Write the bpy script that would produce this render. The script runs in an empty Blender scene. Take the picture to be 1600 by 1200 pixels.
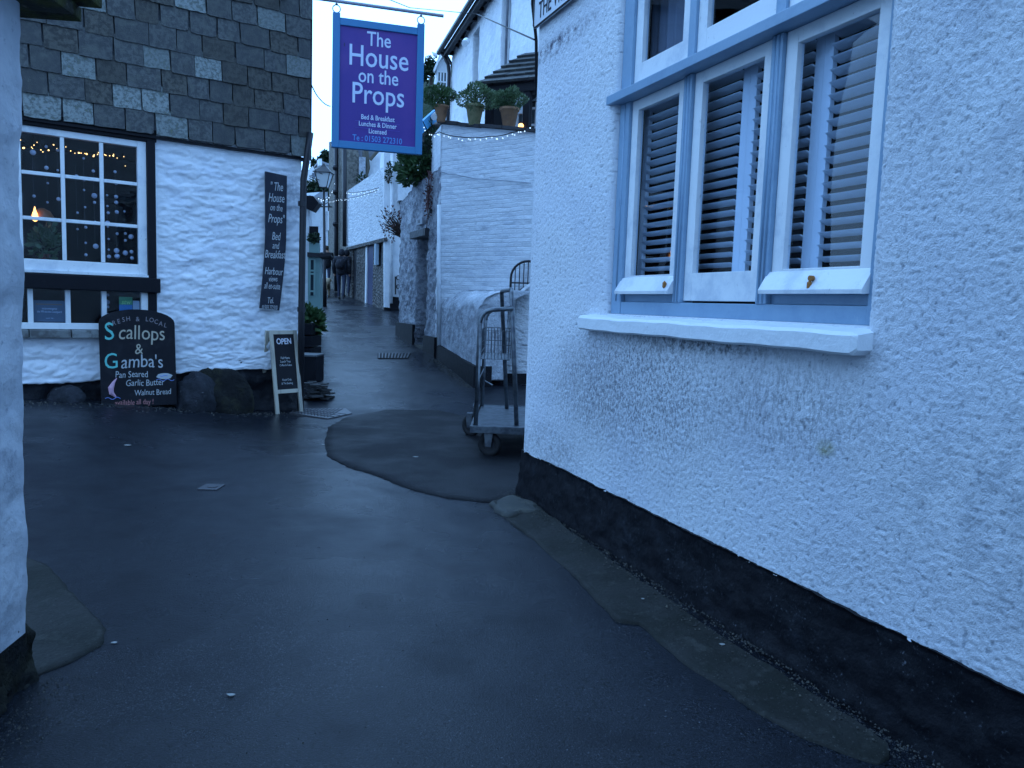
import bpy, bmesh, math, random
import numpy as np
from mathutils import Vector, Matrix
R = random.Random(7)
S = bpy.context.scene
COL = S.collection
# ------------------------------------------------------------------ camera
FPX, ROLL, PITCH, EYE = 1200.0, 0.035, math.radians(5.85), 1.5
_F = Vector((0, math.cos(PITCH), -math.sin(PITCH))); _R0 = Vector((1, 0, 0)); _U0 = Vector((0, math.sin(PITCH), math.cos(PITCH)))
_R = math.cos(ROLL)*_R0 + math.sin(ROLL)*_U0; _U = math.cos(ROLL)*_U0 - math.sin(ROLL)*_R0
CAM = Vector((0, 0, EYE))
cd = bpy.data.cameras.new('camera'); cam = bpy.data.objects.new('camera', cd); COL.objects.link(cam); S.camera = cam
cd.sensor_width = 36; cd.lens = FPX/1600*36; cd.clip_end = 2000; cd.clip_start = .05
m = Matrix((_R, _U, -_F)).transposed().to_4x4(); m.translation = CAM; cam.matrix_world = m
# ------------------------------------------------------------------ sky, sun, exposure
SUN_EL, SUN_AZ = math.radians(7), math.radians(215)
w = bpy.data.worlds.new('World'); S.world = w; w.use_nodes = True
nt = w.node_tree; nt.nodes.clear()
sky = nt.nodes.new('ShaderNodeTexSky'); sky.sky_type = 'NISHITA'; sky.sun_disc = False
sky.sun_elevation = SUN_EL; sky.sun_rotation = SUN_AZ; sky.ozone_density = 5; sky.air_density = 1.3; sky.dust_density = 1.6
bg = nt.nodes.new('ShaderNodeBackground'); bg.inputs[1].default_value = .12
# heavy dusk cloud over the whole sky, thinned a little by the Nishita sky behind it; blue as the camera's white balance left it
wn = nt.nodes.new('ShaderNodeTexNoise'); wn.inputs['Scale'].default_value = 2.2; wn.inputs['Detail'].default_value = 4
cr = nt.nodes.new('ShaderNodeMix'); cr.data_type = 'RGBA'; cr.inputs[6].default_value = (8.6, 17.4, 32.0, 1); cr.inputs[7].default_value = (9.9, 19.4, 35.0, 1)
nt.links.new(wn.outputs[0], cr.inputs[0])
mxs = nt.nodes.new('ShaderNodeMix'); mxs.data_type = 'RGBA'; mxs.inputs[0].default_value = .88
nt.links.new(sky.outputs[0], mxs.inputs[6]); nt.links.new(cr.outputs[2], mxs.inputs[7])
# the afterglow is ahead, up the lane: the cloud darkens smoothly away from it
wtc = nt.nodes.new('ShaderNodeTexCoord'); wdp = nt.nodes.new('ShaderNodeVectorMath'); wdp.operation = 'DOT_PRODUCT'; wdp.inputs[1].default_value = (-.15, .96, .24)
wmr = nt.nodes.new('ShaderNodeMapRange'); wmr.inputs[1].default_value = -.6; wmr.inputs[2].default_value = .95; wmr.inputs[3].default_value = .58; wmr.inputs[4].default_value = 1.0
nt.links.new(wtc.outputs['Generated'], wdp.inputs[0]); nt.links.new(wdp.outputs['Value'], wmr.inputs[0])
wsc = nt.nodes.new('ShaderNodeVectorMath'); wsc.operation = 'SCALE'; nt.links.new(mxs.outputs[2], wsc.inputs[0]); nt.links.new(wmr.outputs[0], wsc.inputs['Scale'])
wo = nt.nodes.new('ShaderNodeOutputWorld'); nt.links.new(wsc.outputs[0], bg.inputs[0]); nt.links.new(bg.outputs[0], wo.inputs[0])
sl = bpy.data.lights.new('sun', 'SUN'); sl.energy = .1; sl.angle = math.radians(40); sl.color = (.55, .72, 1)
so = bpy.data.objects.new('sun', sl); COL.objects.link(so); so.rotation_euler = (math.radians(50), 0, math.radians(-25))
S.view_settings.view_transform = 'Standard'; S.view_settings.look = 'None'; S.view_settings.gamma = 1
S.view_settings.use_curve_mapping = False; S.view_settings.exposure = 0.0
S.cycles.max_bounces = 6; S.cycles.transparent_max_bounces = 12
try: S.cycles.use_denoising = True
except Exception: pass

# ------------------------------------------------------------------ pixel <-> world
def ray(x, y): return _F + (x-800)/FPX*_R - (y-600)/FPX*_U
def at(x, y, d):
    v = ray(x, y); return CAM + v*(d/v.y)
class Plane:
    def __init__(s, P, D, n):
        s.P = Vector((P[0], P[1], 0)); s.D = Vector((D[0], D[1], 0)).normalized(); s.n = Vector((n[0], n[1], 0)).normalized()
    def pt(s, u, z, n=0): return s.P + s.D*u + s.n*n + Vector((0, 0, z))
    def px(s, x, y, n=0):
        v = ray(x, y); Q = s.P + s.n*n; t = ((Q-CAM).dot(s.n))/v.dot(s.n); q = CAM+v*t
        return (q-Q).dot(s.D), q.z
    def w(s, x, y, n=0):
        u, z = s.px(x, y, n); return s.pt(u, z, n)
def plane2(A, B, flip=False):   # through A and B (xy), normal towards the camera
    A = Vector(A[:2]); B = Vector(B[:2]); D = (B-A).normalized(); n = Vector((D.y, -D.x))
    if n.dot(-A) < 0: n = -n
    return Plane(A, D, n)
PR = Plane((.1, 5.98), (.373, -.928), (-.928, -.373))
PL = Plane((-2.72, 10.15), (-.8103, -.586), (.586, -.8103))

# ------------------------------------------------------------------ numpy noise
_rs = np.random.RandomState(3); _perm = _rs.permutation(512); _ga = _rs.rand(512)*2*math.pi
def pn(x, y, seed=0):
    xi = np.floor(x).astype(int); yi = np.floor(y).astype(int); xf = x-xi; yf = y-yi
    def g(a, b, dx, dy):
        h = _perm[(_perm[(a+seed*17) & 511] + b) & 511]; t = _ga[h]; return np.cos(t)*dx + np.sin(t)*dy
    u = xf**3*(xf*(xf*6-15)+10); v = yf**3*(yf*(yf*6-15)+10)
    a = g(xi, yi, xf, yf)*(1-u) + g(xi+1, yi, xf-1, yf)*u
    b = g(xi, yi+1, xf, yf-1)*(1-u) + g(xi+1, yi+1, xf-1, yf-1)*u
    return (a*(1-v)+b*v)*1.5
def fbm(x, y, o=4, seed=0):
    r = 0; a = 1; f = 1
    for k in range(o): r = r + a*pn(x*f, y*f, seed+k); a *= .5; f *= 2.03
    return r
def sm(t): t = np.clip(t, 0, 1); return t*t*(3-2*t)

# ------------------------------------------------------------------ materials
_M = {}
def mat(name, base, rough=.8, var=None, dirt=None, bump=None, brick=None, emit=None, metal=0, spec=.5, rand=0, spots=(), rvar=None, pit=None):
    """base colour; var=(scale, colour2, low, high); dirt=(scale, colour, low, high); bump=[(kind, scale, dist, (sx,sy,sz))]; spots=[(centre, radii, colour, amount, noise scale)]"""
    if name in _M: return _M[name]
    if max(base) < .06 and not metal and spec == .5: spec = .2
    M = bpy.data.materials.new(name); M.use_nodes = True; _M[name] = M
    t = M.node_tree; N = t.nodes; L = t.links; N.clear()
    out = N.new('ShaderNodeOutputMaterial'); b = N.new('ShaderNodeBsdfPrincipled'); L.new(b.outputs[0], out.inputs[0])
    b.inputs['Roughness'].default_value = rough; b.inputs['Metallic'].default_value = metal
    b.inputs['Specular IOR Level'].default_value = spec
    tc = N.new('ShaderNodeTexCoord'); co = tc.outputs['Object']
    def c4(c): return (c[0], c[1], c[2], 1)
    if emit:
        b.inputs['Emission Color'].default_value = c4(emit[0]); b.inputs['Emission Strength'].default_value = emit[1]
    if rand:
        oi = N.new('ShaderNodeObjectInfo'); ad = N.new('ShaderNodeVectorMath'); ad.operation = 'SCALE'
        cx = N.new('ShaderNodeCombineXYZ'); 
        for i in range(3): L.new(oi.outputs['Random'], cx.inputs[i])
        L.new(cx.outputs[0], ad.inputs[0]); ad.inputs['Scale'].default_value = 37
        a2 = N.new('ShaderNodeVectorMath'); L.new(co, a2.inputs[0]); L.new(ad.outputs[0], a2.inputs[1]); co = a2.outputs[0]
    def noise(scale, detail=5, s=(1, 1, 1), rough_=.6, c=None):
        c = c or co
        if s != (1, 1, 1):
            mp = N.new('ShaderNodeMapping'); mp.inputs['Scale'].default_value = s; L.new(c, mp.inputs[0]); c = mp.outputs[0]
        n = N.new('ShaderNodeTexNoise'); n.inputs['Scale'].default_value = scale; n.inputs['Detail'].default_value = detail
        n.inputs['Roughness'].default_value = rough_; L.new(c, n.inputs[0]); return n.outputs['Fac']
    def rng(v, lo, hi, a=0., b_=1.):
        r = N.new('ShaderNodeMapRange'); r.interpolation_type = 'SMOOTHSTEP'
        r.inputs[1].default_value = lo; r.inputs[2].default_value = hi; r.inputs[3].default_value = a; r.inputs[4].default_value = b_
        L.new(v, r.inputs[0]); return r.outputs[0]
    def mixc(f, a, c):
        x = N.new('ShaderNodeMix'); x.data_type = 'RGBA'
        if isinstance(f, (int, float)): x.inputs[0].default_value = f
        else: L.new(f, x.inputs[0])
        for v, i in ((a, 6), (c, 7)):
            if isinstance(v, tuple): x.inputs[i].default_value = c4(v)
            else: L.new(v, x.inputs[i])
        return x.outputs[2]
    def mul(a, c):
        x = N.new('ShaderNodeMath'); x.operation = 'MULTIPLY'
        for v, i in ((a, 0), (c, 1)):
            if isinstance(v, (int, float)): x.inputs[i].default_value = v
            else: L.new(v, x.inputs[i])
        return x.outputs[0]
    cur = tuple(base)
    if rand:
        oi2 = N.new('ShaderNodeObjectInfo'); hs = N.new('ShaderNodeHueSaturation'); hs.inputs['Color'].default_value = c4(base)
        L.new(rng(oi2.outputs['Random'], 0, 1, 1-rand, 1+rand), hs.inputs['Value']); cur = hs.outputs[0]
    if var:
        for v in (var if isinstance(var, list) else [var]):
            cur = mixc(rng(noise(v[0], s=v[4] if len(v) > 4 else (1, 1, 1)), v[2], v[3]), cur, tuple(v[1]))
    bn = None
    if brick:   # (scale, width, height, mortar colour, depth, (rx,ry,rz))
        mp = N.new('ShaderNodeMapping'); mp.inputs['Rotation'].default_value = brick[5]; L.new(tc.outputs['Object'], mp.inputs[0])
        dz = N.new('ShaderNodeTexNoise'); dz.inputs['Scale'].default_value = 4; L.new(tc.outputs['Object'], dz.inputs[0])
        va = N.new('ShaderNodeVectorMath'); va.operation = 'MULTIPLY_ADD'; L.new(dz.outputs['Color'], va.inputs[0]); va.inputs[1].default_value = (.04, .04, .04); L.new(mp.outputs[0], va.inputs[2])
        bt = N.new('ShaderNodeTexBrick'); bt.inputs['Scale'].default_value = 1; bt.inputs['Brick Width'].default_value = brick[1]; bt.inputs['Row Height'].default_value = brick[2]
        bt.inputs['Mortar Size'].default_value = brick[0]; bt.inputs['Mortar Smooth'].default_value = .6
        L.new(va.outputs[0], bt.inputs[0]); cur = mixc(mul(bt.outputs['Fac'], .8), cur, tuple(brick[3])); bn = bt.outputs['Fac']
    if dirt:
        for d in (dirt if isinstance(dirt, list) else [dirt]):
            cur = mixc(rng(noise(d[0], 8, s=d[4] if len(d) > 4 else (1, 1, 1), rough_=.7), d[2], d[3], 0, d[5] if len(d) > 5 else 1), cur, tuple(d[1]))
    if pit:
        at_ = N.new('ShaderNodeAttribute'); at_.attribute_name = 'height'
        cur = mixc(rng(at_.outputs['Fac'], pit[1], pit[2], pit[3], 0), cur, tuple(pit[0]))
    for s in spots:
        sb = N.new('ShaderNodeVectorMath'); sb.operation = 'SUBTRACT'; L.new(tc.outputs['Object'], sb.inputs[0]); sb.inputs[1].default_value = s[0]
        dv = N.new('ShaderNodeVectorMath'); dv.operation = 'DIVIDE'; L.new(sb.outputs[0], dv.inputs[0]); dv.inputs[1].default_value = s[1]
        ln = N.new('ShaderNodeVectorMath'); ln.operation = 'LENGTH'; L.new(dv.outputs[0], ln.inputs[0])
        f = mul(rng(ln.outputs['Value'], .2, 1., 1, 0), rng(noise(s[4], 8, s=s[5] if len(s) > 5 else (1, 1, 1), rough_=.75, c=tc.outputs['Object']), .42, .62, 0, s[3]))
        cur = mixc(f, cur, tuple(s[2]))
    if isinstance(cur, tuple): b.inputs['Base Color'].default_value = c4(cur)
    else: L.new(cur, b.inputs['Base Color'])
    if rvar: L.new(rng(noise(rvar[0], 4), rvar[3] if len(rvar) > 3 else .35, rvar[4] if len(rvar) > 4 else .65, rvar[1], rvar[2]), b.inputs['Roughness'])
    prev = None
    for k in (bump or []):
        bp = N.new('ShaderNodeBump'); bp.inputs['Distance'].default_value = k[2]; bp.inputs['Strength'].default_value = 1
        if k[0] == 'noise': h = noise(k[1], 6, s=k[3] if len(k) > 3 else (1, 1, 1))
        else:
            vo = N.new('ShaderNodeTexVoronoi'); vo.inputs['Scale'].default_value = k[1]; c = co
            if len(k) > 3: mp = N.new('ShaderNodeMapping'); mp.inputs['Scale'].default_value = k[3]; L.new(co, mp.inputs[0]); c = mp.outputs[0]
            L.new(c, vo.inputs[0]); h = vo.outputs['Distance']
        L.new(h, bp.inputs['Height'])
        if prev: L.new(prev, bp.inputs['Normal'])
        prev = bp.outputs[0]
    if bn:
        bp = N.new('ShaderNodeBump'); bp.invert = True; bp.inputs['Distance'].default_value = brick[4]; L.new(bn, bp.inputs['Height'])
        if prev: L.new(prev, bp.inputs['Normal'])
        prev = bp.outputs[0]
    if prev: L.new(prev, b.inputs['Normal'])
    return M
def glass(name, tint=(.9, .95, 1), rough=0, refl=1.0):
    if name in _M: return _M[name]
    M = bpy.data.materials.new(name); M.use_nodes = True; _M[name] = M; t = M.node_tree; N = t.nodes; L = t.links; N.clear()
    out = N.new('ShaderNodeOutputMaterial'); mx = N.new('ShaderNodeMixShader'); tr = N.new('ShaderNodeBsdfTransparent'); gl = N.new('ShaderNodeBsdfGlossy')
    fr = N.new('ShaderNodeFresnel'); fr.inputs[0].default_value = 1.5; gl.inputs['Roughness'].default_value = rough
    nz = N.new('ShaderNodeTexNoise'); nz.inputs['Scale'].default_value = 2.5; nz.inputs['Detail'].default_value = 0; bp = N.new('ShaderNodeBump'); bp.inputs['Distance'].default_value = .0007
    L.new(nz.outputs[0], bp.inputs['Height']); L.new(bp.outputs[0], gl.inputs['Normal'])
    tr.inputs[0].default_value = (*tint, 1)
    mm = N.new('ShaderNodeMath'); mm.operation = 'MULTIPLY'; mm.inputs[1].default_value = refl; L.new(fr.outputs[0], mm.inputs[0])
    ge = N.new('ShaderNodeNewGeometry'); sbn = N.new('ShaderNodeMath'); sbn.operation = 'SUBTRACT'; sbn.inputs[0].default_value = 1; L.new(ge.outputs['Backfacing'], sbn.inputs[1])
    m3 = N.new('ShaderNodeMath'); m3.operation = 'MULTIPLY'; L.new(mm.outputs[0], m3.inputs[0]); L.new(sbn.outputs[0], m3.inputs[1]); L.new(m3.outputs[0], mx.inputs[0]); L.new(tr.outputs[0], mx.inputs[1]); L.new(gl.outputs[0], mx.inputs[2]); L.new(mx.outputs[0], out.inputs[0]); return M

_rc = [(('noise'), 55, .004), ('noise', 160, .0015)]
ROUGHCAST = mat('roughcast_white', (.74, .76, .80), .75, var=(1.2, (.66, .69, .76), .4, .7), bump=[('noise', 125, .007), ('noise', 260, .002)],
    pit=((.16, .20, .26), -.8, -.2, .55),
    spots=[(tuple(PR.pt(1.7, 1.05)), (1.0, 1.4, .66), (.09, .10, .13), .82, 60, (1, 1, .75)), (tuple(PR.pt(1.0, .95)), (.6, .9, .5), (.10, .11, .14), .65, 60, (1, 1, .5)),
           (tuple(PR.pt(2.9, 1.1)), (.5, .8, .35), (.13, .14, .17), .6, 60, (1, 1, .4)), (tuple(PR.pt(3.15, .97)), (.05, .08, .05), (.28, .27, .12), .8, 9),
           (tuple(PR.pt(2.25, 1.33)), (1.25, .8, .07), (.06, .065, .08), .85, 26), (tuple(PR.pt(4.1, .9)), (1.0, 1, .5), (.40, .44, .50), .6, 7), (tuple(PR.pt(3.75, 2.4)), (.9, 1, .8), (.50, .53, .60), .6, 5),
           (tuple(PR.pt(.3, 3.35)), (.7, .9, .10), (.05, .05, .09), .9, 14), (tuple(PR.pt(.55, .5)), (.5, .9, .25), (.16, .17, .2), .6, 30)])
PLINTH = mat('black_plinth_paint', (.004, .0045, .0075), .6, dirt=[(70, (.16, .17, .20), .58, .66, (1, 1, 1), .55), (4, (.006, .006, .009), .44, .56), (5, (.014, .016, .022), .56, .7)], bump=[('noise', 45, .004), ('noise', 9, .01)])
LIMEWASH = mat('limewashed_stone', (.74, .76, .80), .7, var=(3, (.66, .69, .76), .45, .7), bump=[('noise', 30, .003), ('noise', 9, .006, (1, 1, 2.2))],
    dirt=(2.5, (.45, .47, .52), .62, .8, (1, 1, 1), .5), spots=[(tuple(PL.pt(.1, 2.8)), (.35, .35, .7), (.30, .34, .42), .8, 5), (tuple(PL.pt(.2, 1.3)), (.25, .3, .7), (.34, .38, .45), .6, 8)])
NEARWALL = mat('weathered_limewash', (.62, .65, .70), .8, var=(4, (.5, .54, .6), .4, .65), bump=[('noise', 60, .002), ('noise', 14, .008)],
    dirt=[(3, (.22, .25, .32), .56, .7, (1, 1, 1), .8), (25, (.35, .38, .45), .58, .7)])
DARKSTONE = mat('mossy_dark_stone', (.009, .0095, .0105), .85, var=(5, (.024, .024, .016), .45, .65), bump=[('noise', 12, .05), ('noise', 50, .01)], dirt=(18, (.045, .05, .04), .6, .75))
ASPHALT = mat('worn_asphalt', (.0095, .0115, .0170), .42, var=[(.7, (.006, .0075, .012), .4, .65), (190, (.06, .066, .08), .55, .68), (85, (.12, .13, .15), .64, .71), (60, (.001, .002, .003), .55, .64), (2.2, (.005, .006, .010), .52, .72)], bump=[('noise', 120, .0026), ('noise', 4, .004)], rvar=(.55, .17, .46), spec=.24)
ASPHALT2 = mat('new_asphalt', (.005, .0055, .008), .6, var=(100, (.075, .08, .095), .60, .68), bump=[('noise', 80, .009)], rvar=(1.3, .5, .7), spec=.16)
CONCRETE = mat('mossy_concrete', (.024, .024, .023), .75, var=[(2.5, (.013, .014, .012), .4, .62), (10, (.036, .036, .033), .55, .7), (110, (.07, .07, .066), .60, .70), (60, (.008, .008, .008), .58, .7)], bump=[('noise', 60, .003), ('noise', 8, .012)], dirt=(7, (.014, .017, .014), .54, .7))
KERBSTONE = mat('pale_kerb_stone', (.05, .052, .05), .7, var=(9, (.075, .075, .065), .45, .65), bump=[('noise', 40, .004)])
SLATE = mat('weathered_slate', (.068, .070, .068), .62, var=[(7, (.034, .036, .040), .40, .60), (3, (.075, .078, .070), .5, .7)], dirt=[(22, (.12, .135, .11), .6, .72, (1, 1, 1), .6), (2.6, (.026, .028, .032), .5, .68, (1, 1, 1), .7)], bump=[('noise', 22, .006, (1, 1, 1)), ('noise', 80, .0015)], rand=.3)
SLATE_B = mat('brown_slate', (.062, .058, .049), .66, var=[(7, (.024, .022, .02), .42, .62)], dirt=[(15, (.10, .10, .065), .6, .72, (1, 1, 1), .6), (2.6, (.016, .017, .020), .5, .68, (1, 1, 1), .7)], bump=[('noise', 22, .006), ('noise', 80, .0015)], rand=.25)
SLATE_P = mat('lichened_pale_slate', (.20, .22, .215), .75, var=[(9, (.10, .115, .11), .42, .62)], dirt=[(9, (.17, .18, .06), .60, .70, (1, 1, 1), .8), (24, (.05, .055, .06), .56, .68)], bump=[('noise', 30, .004)], rand=.2)
BLACKWOOD = mat('black_painted_timber', (.006, .006, .010), .5, bump=[('noise', 18, .004, (1, 1, .3))], var=(20, (.015, .015, .02), .6, .75))
WHITEP = mat('white_gloss_paint', (.76, .78, .80), .4, dirt=[(24, (.30, .31, .31), .62, .72, (1, 1, .4), .8), (4, (.56, .60, .66), .45, .7), (60, (.25, .25, .24), .66, .72)], bump=[('noise', 40, .0012)])
BLUEP = mat('pale_blue_paint', (.225, .345, .475), .42, dirt=[(40, (.12, .17, .24), .68, .74), (5, (.19, .30, .43), .45, .7), (18, (.28, .38, .48), .6, .72)], bump=[('noise', 30, .0015)])
SHUT = mat('shutter_white', (.80, .82, .85), .45)
SILLP = mat('painted_sill', (.74, .77, .80), .5, dirt=[(14, (.30, .32, .36), .62, .72), (50, (.2, .2, .22), .7, .75)], bump=[('noise', 14, .006), ('noise', 60, .002)], spots=[(tuple(PR.pt(2.72, 1.6, 0)), (.03, .05, .06), (.5, .2, .03), 1, 4)])
RUST = mat('rust', (.32, .13, .03), .8)
DARKROOM = mat('dark_interior', (.035, .028, .028), .9)
GLASS = glass('window_glass')
GREYWALL = mat('grey_pebbled_render', (.34, .36, .40), .85, var=[(14, (.20, .21, .25), .42, .6), (1.5, (.44, .46, .50), .5, .7)], dirt=(5, (.18, .18, .2), .6, .75), bump=[('noise', 16, .05), ('noise', 50, .01)])
WHITEBRICK = mat('whitewashed_brick', (.72, .75, .79), .75, brick=(.012, .24, .075, (.66, .69, .74), .004, (math.radians(90), 0, 0)), var=(3, (.6, .64, .7), .45, .7), bump=[('noise', 14, .02)], dirt=(2.2, (.42, .46, .5), .6, .8, (1, 1, .5), .6))
WHITESTONE = mat('whitewashed_rubble', (.72, .75, .79), .75, bump=[('noise', 5, .12, (1, 1, 2.4)), ('noise', 16, .03)], var=(3, (.6, .64, .7), .45, .7))
WHITEREND = mat('white_render', (.76, .78, .81), .75, var=(2, (.66, .70, .75), .45, .75), bump=[('noise', 9, .03), ('noise', 40, .006)])
TOWERSTONE = mat('brown_rubble_stone', (.20, .185, .16), .85, var=[(9, (.10, .095, .085), .42, .6), (30, (.30, .28, .25), .58, .7)], bump=[('noise', 11, .05)])
DARKRUBBLE = mat('dark_rubble_wall', (.10, .095, .09), .85, var=[(7, (.045, .042, .042), .42, .58), (16, (.19, .17, .15), .58, .68)], bump=[('voronoi', 7, .06, (1, 1, 1.8)), ('noise', 20, .02)])
GREYREND = mat('grey_stained_render', (.17, .19, .22), .8, var=(3, (.10, .11, .14), .4, .65), bump=[('noise', 10, .02)])
BLACKMET = mat('black_iron', (.015, .015, .02), .45, metal=.3)
GALV = mat('dull_galvanised_steel', (.16, .18, .20), .42, metal=.85, var=(14, (.09, .10, .12), .4, .65), dirt=(30, (.10, .07, .05), .64, .72))
RUBBER = mat('black_rubber', (.018, .018, .02), .7, bump=[('noise', 60, .003)])
TERRA = mat('terracotta', (.33, .17, .09), .8, var=(9, (.22, .12, .075), .45, .65), dirt=(14, (.28, .27, .20), .6, .72), bump=[('noise', 25, .004)], rand=.1)
MOSSPOT = mat('mossy_stone_pot', (.26, .23, .12), .85, var=(9, (.17, .17, .08), .45, .65), bump=[('noise', 18, .012)])
LEAF = mat('green_leaves', (.055, .115, .035), .6, var=(4, (.03, .07, .025), .4, .65), rand=.15)
LEAF2 = mat('grey_green_leaves', (.10, .16, .07), .6, var=(5, (.05, .10, .04), .4, .65), rand=.15)
LEAFD = mat('dark_evergreen_leaves', (.02, .04, .022), .7, var=(.5, (.03, .055, .03), .4, .65))
VINE = mat('reddish_vine', (.09, .035, .035), .8)
TWIG = mat('twigs', (.05, .035, .03), .85)
SIGNFRAME = mat('bright_blue_sign_frame', (.03, .18, .38), .45, dirt=(12, (.03, .15, .36), .6, .75))
SIGNFACE = mat('violet_sign_panel', (.045, .016, .22), .5, var=(1.1, (.078, .028, .24), .45, .7), bump=[('noise', 12, .002)], dirt=(9, (.045, .022, .20), .55, .75, (1, 1, .12), .7))
SIGNTXT = mat('pale_blue_lettering', (.55, .64, .82), .6)
SIGNTXT2 = mat('blue_lettering', (.09, .26, .62), .6)
CHALKB = mat('chalkboard_black', (.009, .0095, .014), .7, var=(5, (.016, .017, .022), .5, .7))
CH_W = mat('chalk_white', (.42, .44, .46), .9); CH_G = mat('chalk_teal', (.13, .50, .46), .9); CH_P = mat('chalk_pink', (.55, .32, .42), .9)
CH_Y = mat('chalk_cream', (.42, .38, .30), .9); CH_B = mat('chalk_blue', (.16, .26, .62), .9); CH_R = mat('chalk_rose', (.42, .18, .18), .9)
SLATEB = mat('dark_sign_slate', (.020, .023, .036), .5, var=(4, (.03, .034, .048), .5, .7))
PINEWOOD = mat('weathered_pale_timber', (.42, .38, .31), .7, var=(9, (.28, .26, .22), .45, .65, (1, 1, .2)), bump=[('noise', 40, .002, (1, 1, .1))])
WARM = mat('warm_bulb', (1, .7, .3), .5, emit=((1, .55, .18), 5))
WARM2 = mat('warm_lamp_bulb', (1, .7, .3), .5, emit=((1, .42, .10), 5))
COOL = mat('cool_white_bulb', (.9, .95, 1), .5, emit=((.6, .8, 1), 1.6))
POM = mat('white_paper_snowball', (.55, .55, .62), .9)
CABLE = mat('black_cable', (.012, .012, .015), .6)
TEAL = mat('pale_teal_paint', (.22, .36, .34), .5, dirt=(9, (.14, .22, .22), .6, .75))
TEALGL = mat('dim_shop_glass', (.08, .11, .13), .12)
BLUEDOOR = mat('deep_blue_door_paint', (.006, .012, .07), .5)
COATM = mat('black_coat', (.012, .013, .018), .8); COATM2 = mat('dark_patterned_coat', (.022, .024, .032), .85, var=(16, (.06, .06, .075), .55, .65)); JEANS = mat('dark_jeans', (.02, .03, .06), .85)
SKIN = mat('skin', (.42, .25, .18), .6); HAIR = mat('brown_hair', (.05, .035, .025), .7); DOGM = mat('tan_dog_fur', (.34, .26, .17), .9, bump=[('noise', 40, .02)]); SHOE = mat('grey_shoes', (.12, .12, .13), .7)
HILLM = mat('wooded_hill', (.02, .038, .018), .9, var=(.15, (.035, .05, .025), .4, .6), bump=[('noise', 1.2, .8)])
ROOFS = mat('dark_roof_slates', (.045, .048, .058), .6, brick=(.02, .35, .2, (.02, .02, .025), .02, (math.radians(60), 0, 0)), bump=[('noise', 5, .02)])
FIREBLUE = mat('bright_blue_paint', (.08, .36, .66), .5)
LITTER = mat('pale_litter', (.28, .28, .27), .8)

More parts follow.
